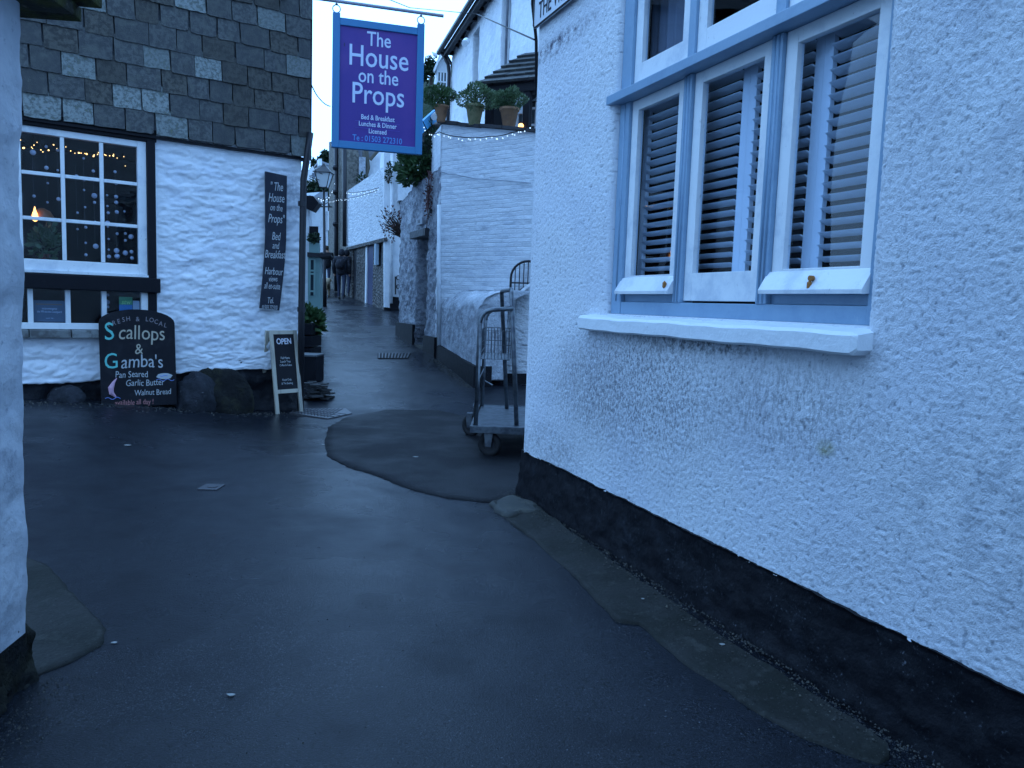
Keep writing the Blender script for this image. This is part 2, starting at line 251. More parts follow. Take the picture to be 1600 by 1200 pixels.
# ------------------------------------------------------------------ mesh builder
class MB:
    def __init__(s): s.v = []; s.f = []
    def add(s, vs, fs):
        o = len(s.v); s.v += [tuple(v) for v in vs]; s.f += [tuple(i+o for i in f) for f in fs]; return s
    def hexa(s, p): # 8 points: bottom 4 then top 4
        return s.add(p, [(0, 3, 2, 1), (4, 5, 6, 7), (0, 1, 5, 4), (1, 2, 6, 5), (2, 3, 7, 6), (3, 0, 4, 7)])
    def box(s, c, h):
        x, y, z = c; a, b, d = h
        return s.hexa([(x-a, y-b, z-d), (x+a, y-b, z-d), (x+a, y+b, z-d), (x-a, y+b, z-d), (x-a, y-b, z+d), (x+a, y-b, z+d), (x+a, y+b, z+d), (x-a, y+b, z+d)])
    def bar(s, P, u0, u1, z0, z1, n0, n1):   # box in wall coordinates
        return s.hexa([P.pt(u0, z0, n0), P.pt(u1, z0, n0), P.pt(u1, z0, n1), P.pt(u0, z0, n1), P.pt(u0, z1, n0), P.pt(u1, z1, n0), P.pt(u1, z1, n1), P.pt(u0, z1, n1)])
    def beam(s, a, b, w, h, up=Vector((0, 0, 1))):
        a = Vector(a); b = Vector(b); d = (b-a).normalized(); x = d.cross(up).normalized(); y = x.cross(d).normalized()
        return s.hexa([a-x*w-y*h, a+x*w-y*h, b+x*w-y*h, b-x*w-y*h, a-x*w+y*h, a+x*w+y*h, b+x*w+y*h, b-x*w+y*h])
    def tube(s, pts, r, n=8, closed=False, caps=True):
        pts = [Vector(p) for p in pts]; m = len(pts); o = len(s.v); rr = r if isinstance(r, (list, tuple)) else [r]*m
        px = None
        for i, p in enumerate(pts):
            a = pts[i-1] if (i or closed) else p; b = pts[(i+1) % m] if (i < m-1 or closed) else p
            d = (b-a).normalized()
            if px is None:
                px = d.cross(Vector((.13, .31, .94)))
                if px.length < .05: px = d.cross(Vector((1, 0, 0)))
            px = (px - d*px.dot(d)).normalized(); py = d.cross(px)
            for k in range(n):
                t = 2*math.pi*k/n; s.v.append(tuple(p + (px*math.cos(t)+py*math.sin(t))*rr[i]))
        for i in range(m if closed else m-1):
            j = (i+1) % m
            for k in range(n): s.f.append((o+i*n+k, o+i*n+(k+1) % n, o+j*n+(k+1) % n, o+j*n+k))
        if caps and not closed:
            s.f.append(tuple(o+k for k in range(n))[::-1]); s.f.append(tuple(o+(m-1)*n+k for k in range(n)))
        return s
    def lathe(s, prof, c=(0, 0, 0), n=16, ax=None):
        o = len(s.v); c = Vector(c)
        for r, z in prof:
            for k in range(n):
                t = 2*math.pi*k/n; s.v.append(tuple(c+Vector((r*math.cos(t), r*math.sin(t), z))))
        for i in range(len(prof)-1):
            for k in range(n): s.f.append((o+i*n+k, o+i*n+(k+1) % n, o+(i+1)*n+(k+1) % n, o+(i+1)*n+k))
        s.f.append(tuple(o+k for k in range(n))[::-1]); s.f.append(tuple(o+(len(prof)-1)*n+k for k in range(n)))
        return s
    def ball(s, c, r, n=8, sq=(1, 1, 1)):
        c = Vector(c); m = max(3, n//2); o = len(s.v)
        for i in range(m+1):
            p = math.pi*i/m
            for k in range(n):
                t = 2*math.pi*k/n; s.v.append((c.x+r*sq[0]*math.sin(p)*math.cos(t), c.y+r*sq[1]*math.sin(p)*math.sin(t), c.z+r*sq[2]*math.cos(p)))
        for i in range(m):
            for k in range(n): s.f.append((o+i*n+k, o+(i+1)*n+k, o+(i+1)*n+(k+1) % n, o+i*n+(k+1) % n))
        return s
    def prism(s, pts, ext):   # polygon extruded along ext
        n = len(pts); pts = [Vector(p) for p in pts]; e = Vector(ext); nr = Vector((0, 0, 0))
        for i in range(n): nr += (pts[i]-pts[0]).cross(pts[(i+1) % n]-pts[0])
        if nr.dot(e) > 0: pts = pts[::-1]
        return s.add(pts+[p+e for p in pts], [tuple(range(n)), tuple(range(2*n-1, n-1, -1))]+[(i, i+n, (i+1) % n+n, (i+1) % n) for i in range(n)])
    def build(s, name, m, parent=None, smooth=False, bevel=0):
        me = bpy.data.meshes.new(name); me.from_pydata(s.v, [], s.f); me.materials.append(m)
        bm = bmesh.new(); bm.from_mesh(me); bmesh.ops.recalc_face_normals(bm, faces=bm.faces)
        if bevel:
            try: bmesh.ops.bevel(bm, geom=list(bm.edges), offset=bevel, segments=2, affect='EDGES', profile=.6)
            except Exception: pass
        bm.to_mesh(me); bm.free()
        if smooth: me.shade_smooth()
        o = bpy.data.objects.new(name, me); COL.objects.link(o)
        if parent is not None: attach(o, parent)
        return o
def attach(o, parent):
    o.parent = parent; o.matrix_parent_inverse = world_of(parent).inverted()
def world_of(o):
    M = o.matrix_basis.copy()
    if o.parent: M = world_of(o.parent) @ o.matrix_parent_inverse @ M
    return M
def tag(o, label=None, cat=None, group=None, kind=None):
    if label: o['label'] = label
    if cat: o['category'] = cat
    if group: o['group'] = group
    if kind: o['kind'] = kind
    return o
def thing(name, loc, label, cat, group=None):
    o = bpy.data.objects.new(name, None); COL.objects.link(o); o.empty_display_size = .1
    o.location = loc; return tag(o, label, cat, group)
def copy_tree(o, parent=None):
    c = o.copy(); COL.objects.link(c)
    if parent: c.parent = parent
    for ch in [x for x in COL.objects if x.parent == o]: copy_tree(ch, c)
    return c
def bar(name, m, parent, P, u0, u1, z0, z1, n0, n1, bevel=0): return MB().bar(P, u0, u1, z0, z1, n0, n1).build(name, m, parent, bevel=bevel)
def wallpoly(name, m, parent, P, pix, thick, n=0):
    return MB().prism([P.w(x, y, n) for x, y in pix], -P.n*thick).build(name, m, parent)

def text(body, M4, size, xs, m, parent, shear=0, jit=0, name='lettering', ext=.0015, align='CENTER', offset=0):
    cu = bpy.data.curves.new('t', 'FONT'); cu.body = body; cu.size = size; cu.align_x = align; cu.shear = shear; cu.extrude = ext; cu.offset = offset; cu.resolution_u = 3
    to = bpy.data.objects.new('t', cu); COL.objects.link(to)
    bpy.context.view_layer.update()
    me = bpy.data.meshes.new_from_object(to.evaluated_get(bpy.context.evaluated_depsgraph_get()))
    bpy.data.objects.remove(to); bpy.data.curves.remove(cu)
    for v in me.vertices:
        v.co.x *= xs
        if jit:
            s = size
            v.co.y += jit*s*math.sin(v.co.x/s*2.7+1.3*len(body)) + .3*jit*s*math.sin(v.co.x/s*7)
            v.co.x += jit*.5*s*math.sin(v.co.y/s*5+v.co.x/s*1.5)
    me.transform(M4); me.materials.clear(); me.materials.append(m)
    o = bpy.data.objects.new(name, me); COL.objects.link(o)
    if parent is not None: attach(o, parent)
    return o
def wallM(P, u, z, n=.003):   # matrix whose x runs to the viewer's right on the wall
    x = Vector((0, 0, 1)).cross(P.n); M4 = Matrix((x, Vector((0, 0, 1)), P.n)).transposed().to_4x4(); M4.translation = P.pt(u, z, n); return M4

def fast_mesh(name, co, faces, m, parent=None, smooth=True, attr=None):
    me = bpy.data.meshes.new(name); me.vertices.add(len(co)); me.vertices.foreach_set('co', co.astype(np.float32).ravel())
    nf = len(faces); me.loops.add(nf*4); me.polygons.add(nf)
    me.loops.foreach_set('vertex_index', faces.astype(np.int32).ravel()); me.polygons.foreach_set('loop_start', np.arange(0, nf*4, 4, dtype=np.int32))
    if attr is not None:
        a = me.attributes.new('height', 'FLOAT', 'POINT'); a.data.foreach_set('value', attr.astype(np.float32))
    me.update(calc_edges=True); me.materials.append(m)
    if smooth: me.shade_smooth()
    o = bpy.data.objects.new(name, me); COL.objects.link(o)
    if parent is not None: attach(o, parent)
    return o
def rough_wall(name, P, u0, u1, z0, z1, res, disp, m, parent, holes=(), reveal=.1, n=0, zwarp=None, rim=.08):
    us = np.arange(u0, u1+res*.5, res); zs = np.arange(z0, z1+res*.5, res)
    def snap(a, vals):
        for v in vals:
            if a[0] < v < a[-1]: a[np.argmin(abs(a-v))] = v
        return a
    us = snap(us, [h[i] for h in holes for i in (0, 1)]); zs = snap(zs, [h[i] for h in holes for i in (2, 3)])
    U, Z = np.meshgrid(us, zs, indexing='ij'); D, H = disp(U, Z); ZZ = zwarp(U, Z) if zwarp else Z
    nx, nz = U.shape
    base = np.array(P.P); d = np.array(P.D); nn = np.array(P.n); up = np.array((0, 0, 1.))
    co = base + U[..., None]*d + ZZ[..., None]*up + (D+n)[..., None]*nn
    idx = np.arange(nx*nz).reshape(nx, nz)
    F = np.stack([idx[:-1, :-1], idx[1:, :-1], idx[1:, 1:], idx[:-1, 1:]], -1).reshape(-1, 4)
    uc = (U[:-1, :-1]+U[1:, 1:])/2; zc = (Z[:-1, :-1]+Z[1:, 1:])/2; keep = np.ones(uc.shape, bool)
    for h in holes: keep &= ~((uc > h[0]) & (uc < h[1]) & (zc > h[2]) & (zc < h[3]))
    F = F[keep.ravel()]
    if np.cross(d, up).dot(nn) < 0: F = F[:, ::-1]
    co = co.reshape(-1, 3); H = H.reshape(-1)
    extra = []; ef = []; off = len(co)
    loops = [(u0, u1, z0, z1, rim)] + [(h[0], h[1], h[2], h[3], reveal) for h in holes]
    for a, b, c, e, dep in loops:
        ia, ib = np.argmin(abs(us-a)), np.argmin(abs(us-b)); ja, jb = np.argmin(abs(zs-c)), np.argmin(abs(zs-e))
        ring = [(i, ja) for i in range(ia, ib)]+[(ib, j) for j in range(ja, jb)]+[(i, jb) for i in range(ib, ia, -1)]+[(ia, j) for j in range(jb, ja, -1)]
        ids = [idx[p] for p in ring]; k = len(ids); steps = 4
        for s in range(1, steps+1):
            for p, q in zip(ring, ids): extra.append(co[q]-nn*dep*s/steps*1.0)
        for s in range(steps):
            for t in range(k):
                A = ids[t] if s == 0 else off+(s-1)*k+t; B = ids[(t+1) % k] if s == 0 else off+(s-1)*k+(t+1) % k
                ef.append((A, B, off+s*k+(t+1) % k, off+s*k+t))
        off += steps*k
    co = np.vstack([co, np.array(extra)]); F = np.vstack([F, np.array(ef)]); H = np.concatenate([H, np.zeros(len(extra))])
    return fast_mesh(name, co, F, m, parent, attr=H)

# ------------------------------------------------------------------ ground
_gz = [(-20, 0), (9, 0), (10.3, .0), (12, .17), (14, .42), (17.3, .74), (23, 1.25), (26.5, 1.5), (32, 1.93), (45, 2.7), (60, 4), (90, 6), (400, 8)]
def gnd(x, y):
    b = np.interp(y, [a[0] for a in _gz], [a[1] for a in _gz])
    return b + .30*sm((-np.asarray(x)-2.5)/3.0)*sm((np.asarray(y)-3)/5)*(1-sm((np.asarray(y)-12)/3))
def gz(x, y): return float(gnd(x, y))
def on_ground(px_, py_):
    v = ray(px_, py_); lo, hi = .5, 60
    for i in range(50):
        t = (lo+hi)/2; q = CAM+v*t
        if q.z > gz(q.x, q.y): lo = t
        else: hi = t
    return CAM+v*lo
def axis(lo, a, b, hi, fine, grow=1.35):
    c = list(np.arange(a, b+fine/2, fine)); s = fine; x = a
    while x > lo: s *= grow; x -= s; c.insert(0, x)
    s = fine; x = c[-1]
    while x < hi: s *= grow; x += s; c.append(x)
    return np.array(c)
X = axis(-420, -7, 3.2, 420, .05); Y = axis(-60, .2, 30, 420, .06)
U, V = np.meshgrid(X, Y, indexing='ij')
Z = gnd(U, V) + (.006*fbm(U*1.1, V*1.1, 3, 5) + .0025*fbm(U*6, V*6, 3, 9))*((V < 60) & (abs(U) < 40))
idx = np.arange(U.size).reshape(U.shape)
F = np.stack([idx[:-1, :-1], idx[1:, :-1], idx[1:, 1:], idx[:-1, 1:]], -1).reshape(-1, 4)
g = fast_mesh('road', np.stack([U, V, Z], -1).reshape(-1, 3), F, ASPHALT); tag(g, kind='structure')
def gh(x, y):
    return gz(x, y) + float(.006*fbm(np.array([x*1.1]), np.array([y*1.1]), 3, 5)[0] + .0025*fbm(np.array([x*6]), np.array([y*6]), 3, 9)[0])
def patch(name, pts, m, lift, label=None, rings=14, wob=.02, bulge=0, per=.06, cat=None, kind='structure', parent=None):
    """star-shaped sheet lying on the road, with an uneven edge and a skirt"""
    P = [Vector((p.x, p.y)) for p in pts]; out = []
    for i in range(len(P)):
        a, b = P[i], P[(i+1) % len(P)]; k = max(1, int((b-a).length/per))
        for j in range(k): out.append(a+(b-a)*j/k)
    c = sum(out, Vector((0, 0)))/len(out); n = len(out)
    B = np.array([[p.x, p.y] for p in out]); dirn = B-np.array(c); dirn /= np.linalg.norm(dirn, axis=1)[:, None]
    B = B + dirn*(wob*fbm(B[:, 0]*9, B[:, 1]*9, 3, 2))[:, None]
    co = []; fs = []
    for r in range(rings+1):
        t = 1-r/(rings+.0001)*.999; Q = np.array(c)+(B-np.array(c))*t
        for q in Q:
            e = min(1, (1-t)/.08); co.append((q[0], q[1], gh(q[0], q[1])+lift*(.5+.5*e)+bulge*(1-t)*t))
    for q in B: co.append((q[0], q[1], gh(q[0], q[1])-.03))
    for r in range(rings):
        for k in range(n): fs.append((r*n+k, r*n+(k+1) % n, (r+1)*n+(k+1) % n, (r+1)*n+k))
    o = (rings+1)*n
    for k in range(n): fs.append((o+k, o+(k+1) % n, (k+1) % n, k))
    ob = fast_mesh(name, np.array(co), np.array(fs), m, parent)
    tag(ob, label, cat, kind=kind); return ob
G = on_ground
patch('asphalt_patch', [G(*p) for p in [(508, 690), (513, 668), (540, 652), (600, 641), (680, 641), (745, 652), (830, 680)]] + [Vector((1.2, 7.2, 0)), Vector((.4, 6.1, 0))] + [G(*p) for p in [(806, 782), (770, 786), (700, 779), (640, 765), (590, 745), (540, 730), (512, 714)]], ASPHALT2, .014)
strip = [(770, 790), (800, 781), (832, 792), (905, 850), (1000, 915), (1120, 1000), (1250, 1085), (1330, 1135), (1386, 1176)]
low = [(1392, 1186), (1370, 1196), (1320, 1180), (1250, 1150), (1180, 1112), (1120, 1070), (1060, 1032), (1000, 978), (965, 975), (900, 905), (840, 850), (790, 812)]
# gutter strip: built as a ribbon between its two edges
def ribbon(name, A, B, m, lift, n=90, k=8, wob=.015, kind='structure'):
    def samp(L):
        L = [Vector((p.x, p.y)) for p in L]; d = [0]
        for i in range(1, len(L)): d.append(d[-1]+(L[i]-L[i-1]).length)
        t = np.linspace(0, d[-1], n); return np.stack([np.interp(t, d, [p.x for p in L]), np.interp(t, d, [p.y for p in L])], -1)
    a, b = samp(A), samp(B); b = b + wob*.6*np.stack([fbm(b[:, 0]*7, b[:, 1]*7, 3, 1), fbm(b[:, 0]*7, b[:, 1]*7, 3, 4)], -1)
    co = []; 
    for i in range(n):
        for j in range(k+1):
            t = j/k; q = a[i]*(1-t)+b[i]*t; co.append((q[0], q[1], gh(q[0], q[1])+lift*(1-.75*t)+.012*float(pn(np.array([q[0]*5]), np.array([q[1]*5]))[0])))
        co.append((b[i][0], b[i][1], gh(*b[i])-.03))
    w_ = k+2; fs = [(i*w_+j, (i+1)*w_+j, (i+1)*w_+j+1, i*w_+j+1) for i in range(n-1) for j in range(k+1)]
    return tag(fast_mesh(name, np.array(co), np.array(fs), m), kind=kind)
ribbon('gutter_strip', [G(*p) for p in strip], [G(*p) for p in low[::-1]], CONCRETE, .035)
patch('kerb_stone', [G(*p) for p in [(766, 790), (800, 778), (832, 790), (850, 806), (815, 806), (795, 812), (775, 800)]], KERBSTONE, .038, rings=8, wob=.03)
patch('concrete_apron', [G(*p) for p in [(40, 872), (80, 890), (120, 935), (165, 985), (160, 1012), (110, 1035), (60, 1052), (40, 1075)]] + [Vector((-2.1, 2.9, 0)), Vector((-2.8, 4.0, 0))], CONCRETE, .012, wob=.03)

# ------------------------------------------------------------------ pebbledash house (right)
hl = thing('pebbledash_house', tuple(PR.pt(0, 0)), 'white pebbledash house with blue framed window filling the right side', 'house')
HOLE = (1.235, 3.29, 1.47, 3.46)
def disp_rc(U, Z):
    a = fbm(U*60, Z*66, 2, 1); b = pn(U*24, Z*30, 8)
    H = a*.8+b*.5; D = .0044*a + .0013*b + .010*fbm(U*1.3, Z*1.3, 2, 3)
    r = .06; e = np.clip((r-U)/r, 0, 1); D = D - r*(1-np.sqrt(np.clip(1-e*e, 0, 1)))
    hu = np.maximum(np.maximum(HOLE[0]-U, U-HOLE[1]), np.maximum(HOLE[2]-Z, Z-HOLE[3])); e = np.clip(1-hu/.05, 0, 1)
    D = D - .035*(1-np.sqrt(np.clip(1-e*e, 0, 1)))
    return D, H
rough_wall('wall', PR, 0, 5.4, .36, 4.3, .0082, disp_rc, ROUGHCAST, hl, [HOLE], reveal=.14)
def disp_pl(U, Z):
    a = fbm(U*7, Z*7, 4, 2); D = .012*a+.02*sm((.32-Z)/.3)+.015*sm((.08-Z)/.1) + .006*fbm(U*40, Z*40, 2, 3)
    return D, a
def zw_pl(U, Z): return Z + .006*fbm(U*6, Z*0+1, 3, 2)*sm((Z-.2)/.1)
rough_wall('plinth', PR, -.02, 5.4, -.05, .372, .02, disp_pl, PLINTH, hl, n=.006, zwarp=zw_pl)
# rest of the shell
PRs = Plane(tuple(PR.pt(0.03, 0))[:2], (.928, .373), (-.373, .928))      # end wall, turned away
mb = MB(); mb.hexa([PRs.pt(0, .36, 0), PRs.pt(6, .36, 0), PRs.pt(6, .36, -.2), PRs.pt(.12, .36, -.2), PRs.pt(0, 4.3, 0), PRs.pt(6, 4.3, 0), PRs.pt(6, 4.3, -.2), PRs.pt(.12, 4.3, -.2)])
mb.build('wall', ROUGHCAST, hl)
MB().hexa([PRs.pt(-.01, -.1, .015), PRs.pt(6, -.1, .015), PRs.pt(6, -.1, -.17), PRs.pt(.15, -.1, -.17), PRs.pt(-.01, .37, .015), PRs.pt(6, .37, .015), PRs.pt(6, .37, -.17), PRs.pt(.15, .37, -.17)]).build('plinth', PLINTH, hl)
mb = MB(); mb.bar(PR, .04, 5.4, 4.3, 6.4, -.25, -.0); mb.bar(PR, 5.4, 9, -.1, 6.4, -.25, .0); mb.bar(PR, .04, .3, 4.3, 6.4, -6, -.26); mb.bar(PR, 8.7, 9, -.1, 6.4, -6, -.26)
mb.build('wall', ROUGHCAST, hl)
mb = MB(); mb.prism([PR.pt(-.2, 6.3, .3), PR.pt(-.2, 8.6, -3.2), PR.pt(-.2, 6.3, -6.6)], PR.D*9.4).build('roof', ROOFS, hl)
room = MB(); room.bar(PR, 1.0, 3.7, .9, .98, -1.8, -.26); room.bar(PR, 1.0, 3.7, 3.6, 3.68, -1.8, -.26); room.bar(PR, .95, 3.75, .9, 3.7, -1.9, -1.8); room.bar(PR, .92, 1.0, .9, 3.7, -1.8, -.26); room.bar(PR, 3.7, 3.78, .9, 3.7, -1.8, -.26)
mb2 = room.build('room', DARKROOM, hl)
# wall lining around opening so no light leaks
mb = MB(); 
for a in ((.3, HOLE[0]-.001, .98, 3.6), (HOLE[1]+.001, 5.2, .98, 3.6), (HOLE[0], HOLE[1], .98, HOLE[2]-.03), (HOLE[0], HOLE[1], HOLE[3]+.002, 3.6)): mb.bar(PR, *a, -.24, -.15)
mb.build('lining', DARKROOM, hl)
# sill
def sill_slab():
    us = np.linspace(1.02, 3.335, 90); mb = MB(); rows = []
    for i, u in enumerate(us):
        j = .002*math.sin(u*7)+.0015*math.sin(u*19); e = .02 if i in (0, 89) else 0
        gap = .007 if abs(u-2.27) < .014 else 0
        rows.append([PR.pt(u, 1.362+j+e, -.10), PR.pt(u, 1.358+j+e, .068-gap), PR.pt(u, 1.368+j+e, .082-e*.5-gap), PR.pt(u, 1.432+j-e*.6, .083-e*.5-gap), PR.pt(u, 1.447+j-e*.6-gap, .07), PR.pt(u, 1.472+j*.4-e*.5-gap, -.10)])
    for a in rows: mb.v += [tuple(p) for p in a]
    k = 6
    for i in range(len(rows)-1):
        for j in range(k): mb.f.append((i*k+j, (i+1)*k+j, (i+1)*k+(j+1) % k, i*k+(j+1) % k))
    mb.f.append(tuple(range(k))); mb.f.append(tuple((len(rows)-1)*k+j for j in range(k)))
    return mb
sill_slab().build('sill', SILLP, hl)
# window frame, blue
wf = MB(); 
wf.bar(PR, 1.237, 1.35, 1.47, 3.46, -.13, -.045); wf.bar(PR, 1.915, 1.988, 1.545, 2.735, -.13, -.045); wf.bar(PR, 2.60, 2.672, 1.545, 2.735, -.13, -.045); wf.bar(PR, 3.255, 3.288, 1.47, 3.46, -.13, -.045)
wf.bar(PR, 1.35, 3.255, 1.47, 1.545, -.13, -.05); wf.bar(PR, 1.35, 1.915, 1.546, 1.611, -.13, -.075); wf.bar(PR, 2.672, 3.255, 1.546, 1.611, -.13, -.075); wf.bar(PR, 1.35, 3.255, 3.40, 3.46, -.13, -.045)
fr = wf.build('window_frame', BLUEP, hl, bevel=.004)
for u in (1.30, 1.937, 1.965, 2.622, 2.650):
    MB().tube([PR.pt(u, 1.55, -.045), PR.pt(u, 2.732, -.045)], .0065, 6).build('bead', BLUEP, fr, smooth=True)
MB().hexa([PR.pt(1.19, 2.738, -.12), PR.pt(3.285, 2.738, -.12), PR.pt(3.285, 2.738, .03), PR.pt(1.19, 2.738, .03), PR.pt(1.19, 2.83, -.12), PR.pt(3.285, 2.83, -.12), PR.pt(3.285, 2.79, .03), PR.pt(1.19, 2.79, .03)]).build('transom', BLUEP, fr, bevel=.004)
MB().bar(PR, 1.925, 1.985, 2.83, 3.40, -.12, -.05).build('mullion', BLUEP, fr, bevel=.003)
MB().bar(PR, 2.605, 2.67, 2.83, 3.40, -.12, -.05).build('mullion', BLUEP, fr, bevel=.003)
def casement(u0, u1, z0, z1, st, bot, drip):
    mb = MB(); a, b = -.105, -.066
    mb.bar(PR, u0, u0+st, z0, z1, a, b); mb.bar(PR, u1-st, u1, z0, z1, a, b); mb.bar(PR, u0+st, u1-st, z1-st*.9, z1, a, b-.001); mb.bar(PR, u0+st, u1-st, z0, z0+bot, a, b-.001)
    mb.build('casement', WHITEP, fr, bevel=.003)
    if drip:
        MB().prism([PR.pt(u0-.012, z0-.02, -.064), PR.pt(u0-.012, z0-.022, -.008), PR.pt(u0-.012, z0-.004, -.006), PR.pt(u0-.012, z0+.075, -.055), PR.pt(u0-.012, z0+.08, -.064)], PR.D*(u1-u0+.02)).build('weather_bar', WHITEP, fr, bevel=.002)
    MB().bar(PR, u0+st-.01, u1-st+.01, z0+bot-.01, z1-st*.9+.01, -.093, -.090).build('pane', GLASS, fr)
casement(1.352, 1.912, 1.612, 2.736, .068, .09, True); casement(1.99, 2.598, 1.556, 2.736, .068, .145, False); casement(2.674, 3.252, 1.612, 2.736, .07, .09, True)
for a, b in ((1.352, 1.923), (1.987, 2.603), (2.672, 3.252)): casement(a, b, 2.832, 3.398, .075, .11, False)
MB().tube([PR.pt(2.975, 1.655, -.03), PR.pt(2.975, 1.655, -.012)], .012, 8).build('rusty_bolt', RUST, fr)
for u, z in ((2.97, 1.625), (1.875, 1.64)): MB().ball(PR.pt(u, z, -.018), .013, 6, (1, 1, 1.8)).build('rust_spot', RUST, fr)
# louvred shutters behind the glass
slat_me = None
for u0 in (1.33, 1.82, 2.31, 2.80):
    u1 = u0+.489; z0, z1 = 1.62, 2.82; mb = MB()
    mb.bar(PR, u0, u0+.052, z0, z1, -.19, -.165); mb.bar(PR, u1-.052, u1, z0, z1, -.19, -.165); mb.bar(PR, u0+.052, u1-.052, z0, z0+.09, -.19, -.166); mb.bar(PR, u0+.052, u1-.052, z1-.07, z1, -.19, -.166)
    sp = mb.build('shutter_panel', SHUT, hl, bevel=.002)
    for k in range(20):
        z = 1.745+k*.0525
        if slat_me is None:
            mb = MB(); L = (u1-.054-u0-.054); t = math.radians(-20); prof = []
            for q in range(10):
                an = 2*math.pi*q/10; a_, b_ = .031*math.cos(an), .0045*math.sin(an)
                prof.append(PR.n*(a_*math.cos(t)-b_*math.sin(t)) + Vector((0, 0, -a_*math.sin(t)-b_*math.cos(t))))
            mb.prism(prof, PR.D*L); so_ = mb.build('slat', SHUT, None); slat_me = so_.data
        else: so_ = bpy.data.objects.new('slat', slat_me); COL.objects.link(so_)
        so_.location = PR.pt(u0+.054, z, -.178); attach(so_, sp)
# curtain seen in the top light
mb = MB(); cu = []
for i in range(20): cu.append((1.30+i*.018, .012*math.sin(i*1.3)))
for i in range(19):
    a, b = cu[i], cu[i+1]; mb.hexa([PR.pt(a[0], 2.86, -.20+a[1]), PR.pt(b[0], 2.86, -.20+b[1]), PR.pt(b[0], 2.86, -.21+b[1]), PR.pt(a[0], 2.86, -.21+a[1]), PR.pt(a[0], 3.45, -.20+a[1]), PR.pt(b[0], 3.45, -.20+b[1]), PR.pt(b[0], 3.45, -.21+b[1]), PR.pt(a[0], 3.45, -.21+a[1])])
mb.build('curtain', mat('grey_net_curtain', (.2, .21, .25), .9), hl)
# street name plate
sn = thing('street_name_plate', tuple(PR.pt(.5, 3.55)), 'white street name plate with black border high on the pebbledash corner', 'sign')
bar('plate', mat('name_plate_white', (.62, .66, .72), .5, dirt=(9, (.4, .42, .48), .55, .7)), sn, PR, -.0, 1.12, 3.555, 3.80, .012, .034, bevel=.006)
mb = MB(); rim = []
for cx, cz, a0 in ((1.09, 3.77, 0), (.03, 3.77, 90), (.03, 3.585, 180), (1.09, 3.585, 270)):
    for q in range(5): t = math.radians(a0+q*22.5); rim.append(PR.pt(cx+.03*math.cos(t), cz+.03*math.sin(t), .036))
mb.tube(rim, .007, 6, closed=True).build('border', BLACKMET, sn, smooth=True)
text('THE WARREN', wallM(PR, .09, 3.595, .036), .17, .72, mat('black_lettering', (.02, .022, .04), .6), sn, align='LEFT')
MB().tube([PR.pt(-.075, 3.1, -.04), PR.pt(-.07, 3.5, -.02), PR.pt(-.05, 3.75, .03), PR.pt(0, 3.84, .05), PR.pt(.2, 3.9, .05), PR.pt(.5, 4.3, .04)], .013, 6).build('cable', CABLE, hl, smooth=True)

# ------------------------------------------------------------------ whitewashed cottage with slate-hung upper wall (left)
hh = thing('whitewashed_cottage', tuple(PL.pt(0, -.02)), 'whitewashed stone cottage with slate hung upper storey and small paned window', 'house')
def disp_lw(U, Z):
    a = fbm(U*2.6, Z*6.5, 4, 6); c = fbm(U*9, Z*20, 3, 9); big = fbm(U*.8, Z*.8, 2, 4)
    rid = np.abs(fbm(U*4, Z*11, 3, 12)); D = .015*a+.006*c+.016*big-.012*(1-np.clip(rid*4, 0, 1))
    r = .16; e = np.clip((r-U)/r, 0, 1); D = D - r*(1-np.sqrt(np.clip(1-e*e, 0, 1)))
    e2 = np.clip(1-(1.845-U)/.05, 0, 1)*(U < 1.85); D = np.where(Z > .95, D*(1-e2), D)
    return D-.03, a
def zw_lw(U, Z):
    wob = .03*fbm(U*3, U*0+3, 3, 2) + np.interp(U, [0, .5, 1.7, 2.5, 3.4], [.60, .585, .53, .465, .46])
    k = np.clip(1-(Z-.45)/.35, 0, 1); return Z + (wob-.45)*k
WIN = (1.83, 3.6, .97, 3.2)
rough_wall('wall', PL, .08, 4.4, .45, 3.34, .0175, disp_lw, LIMEWASH, hh, [(1.83, 3.6, .965, 3.34)], reveal=.1, zwarp=zw_lw)
def disp_bl(U, Z): a = fbm(U*3, Z*3, 4, 11); return .05*a-.05+.05*sm((.3-Z)/.3), a
rough_wall('plinth', PL, .04, 4.4, -.3, .70, .03, disp_bl, mat('tarred_stone_plinth', (.012, .013, .018), .6, var=(6, (.03, .03, .035), .5, .7), bump=[('noise', 9, .03), ('noise', 40, .006)]), hh, n=-.04)
PLs = Plane(tuple(PL.pt(.1, 0, -.03))[:2], (-.35, .94), (.94, .35))
mb = MB(); mb.bar(PLs, .1, 6, -.3, 5.6, -.25, .0); mb.build('wall', LIMEWASH, hh)
mb = MB(); mb.bar(PL, .10, 5.4, 3.36, 5.75, -.35, -.02); mb.bar(PL, 4.4, 5.4, -.3, 3.34, -.35, -.03); mb.bar(PL, 5.1, 5.4, -.3, 5.75, -6, -.36); mb.build('wall', GREYREND, hh)
MB().prism([PL.pt(-.3, 5.7, .25), PL.pt(-.3, 7.6, -2.9), PL.pt(-.3, 5.7, -6)], PL.D*6).build('roof', ROOFS, hh)
rm = MB(); rm.bar(PL, 1.3, 4.3, .5, .6, -2.8, -.2); rm.bar(PL, 1.3, 4.3, 3.4, 3.5, -2.8, -.2); rm.bar(PL, 1.2, 1.3, .5, 3.5, -2.8, -.2); rm.bar(PL, 4.3, 4.4, .5, 3.5, -2.8, -.2); rm.bar(PL, 1.2, 4.4, .5, 3.5, -2.9, -2.8)
rm.build('room', DARKROOM, hh)
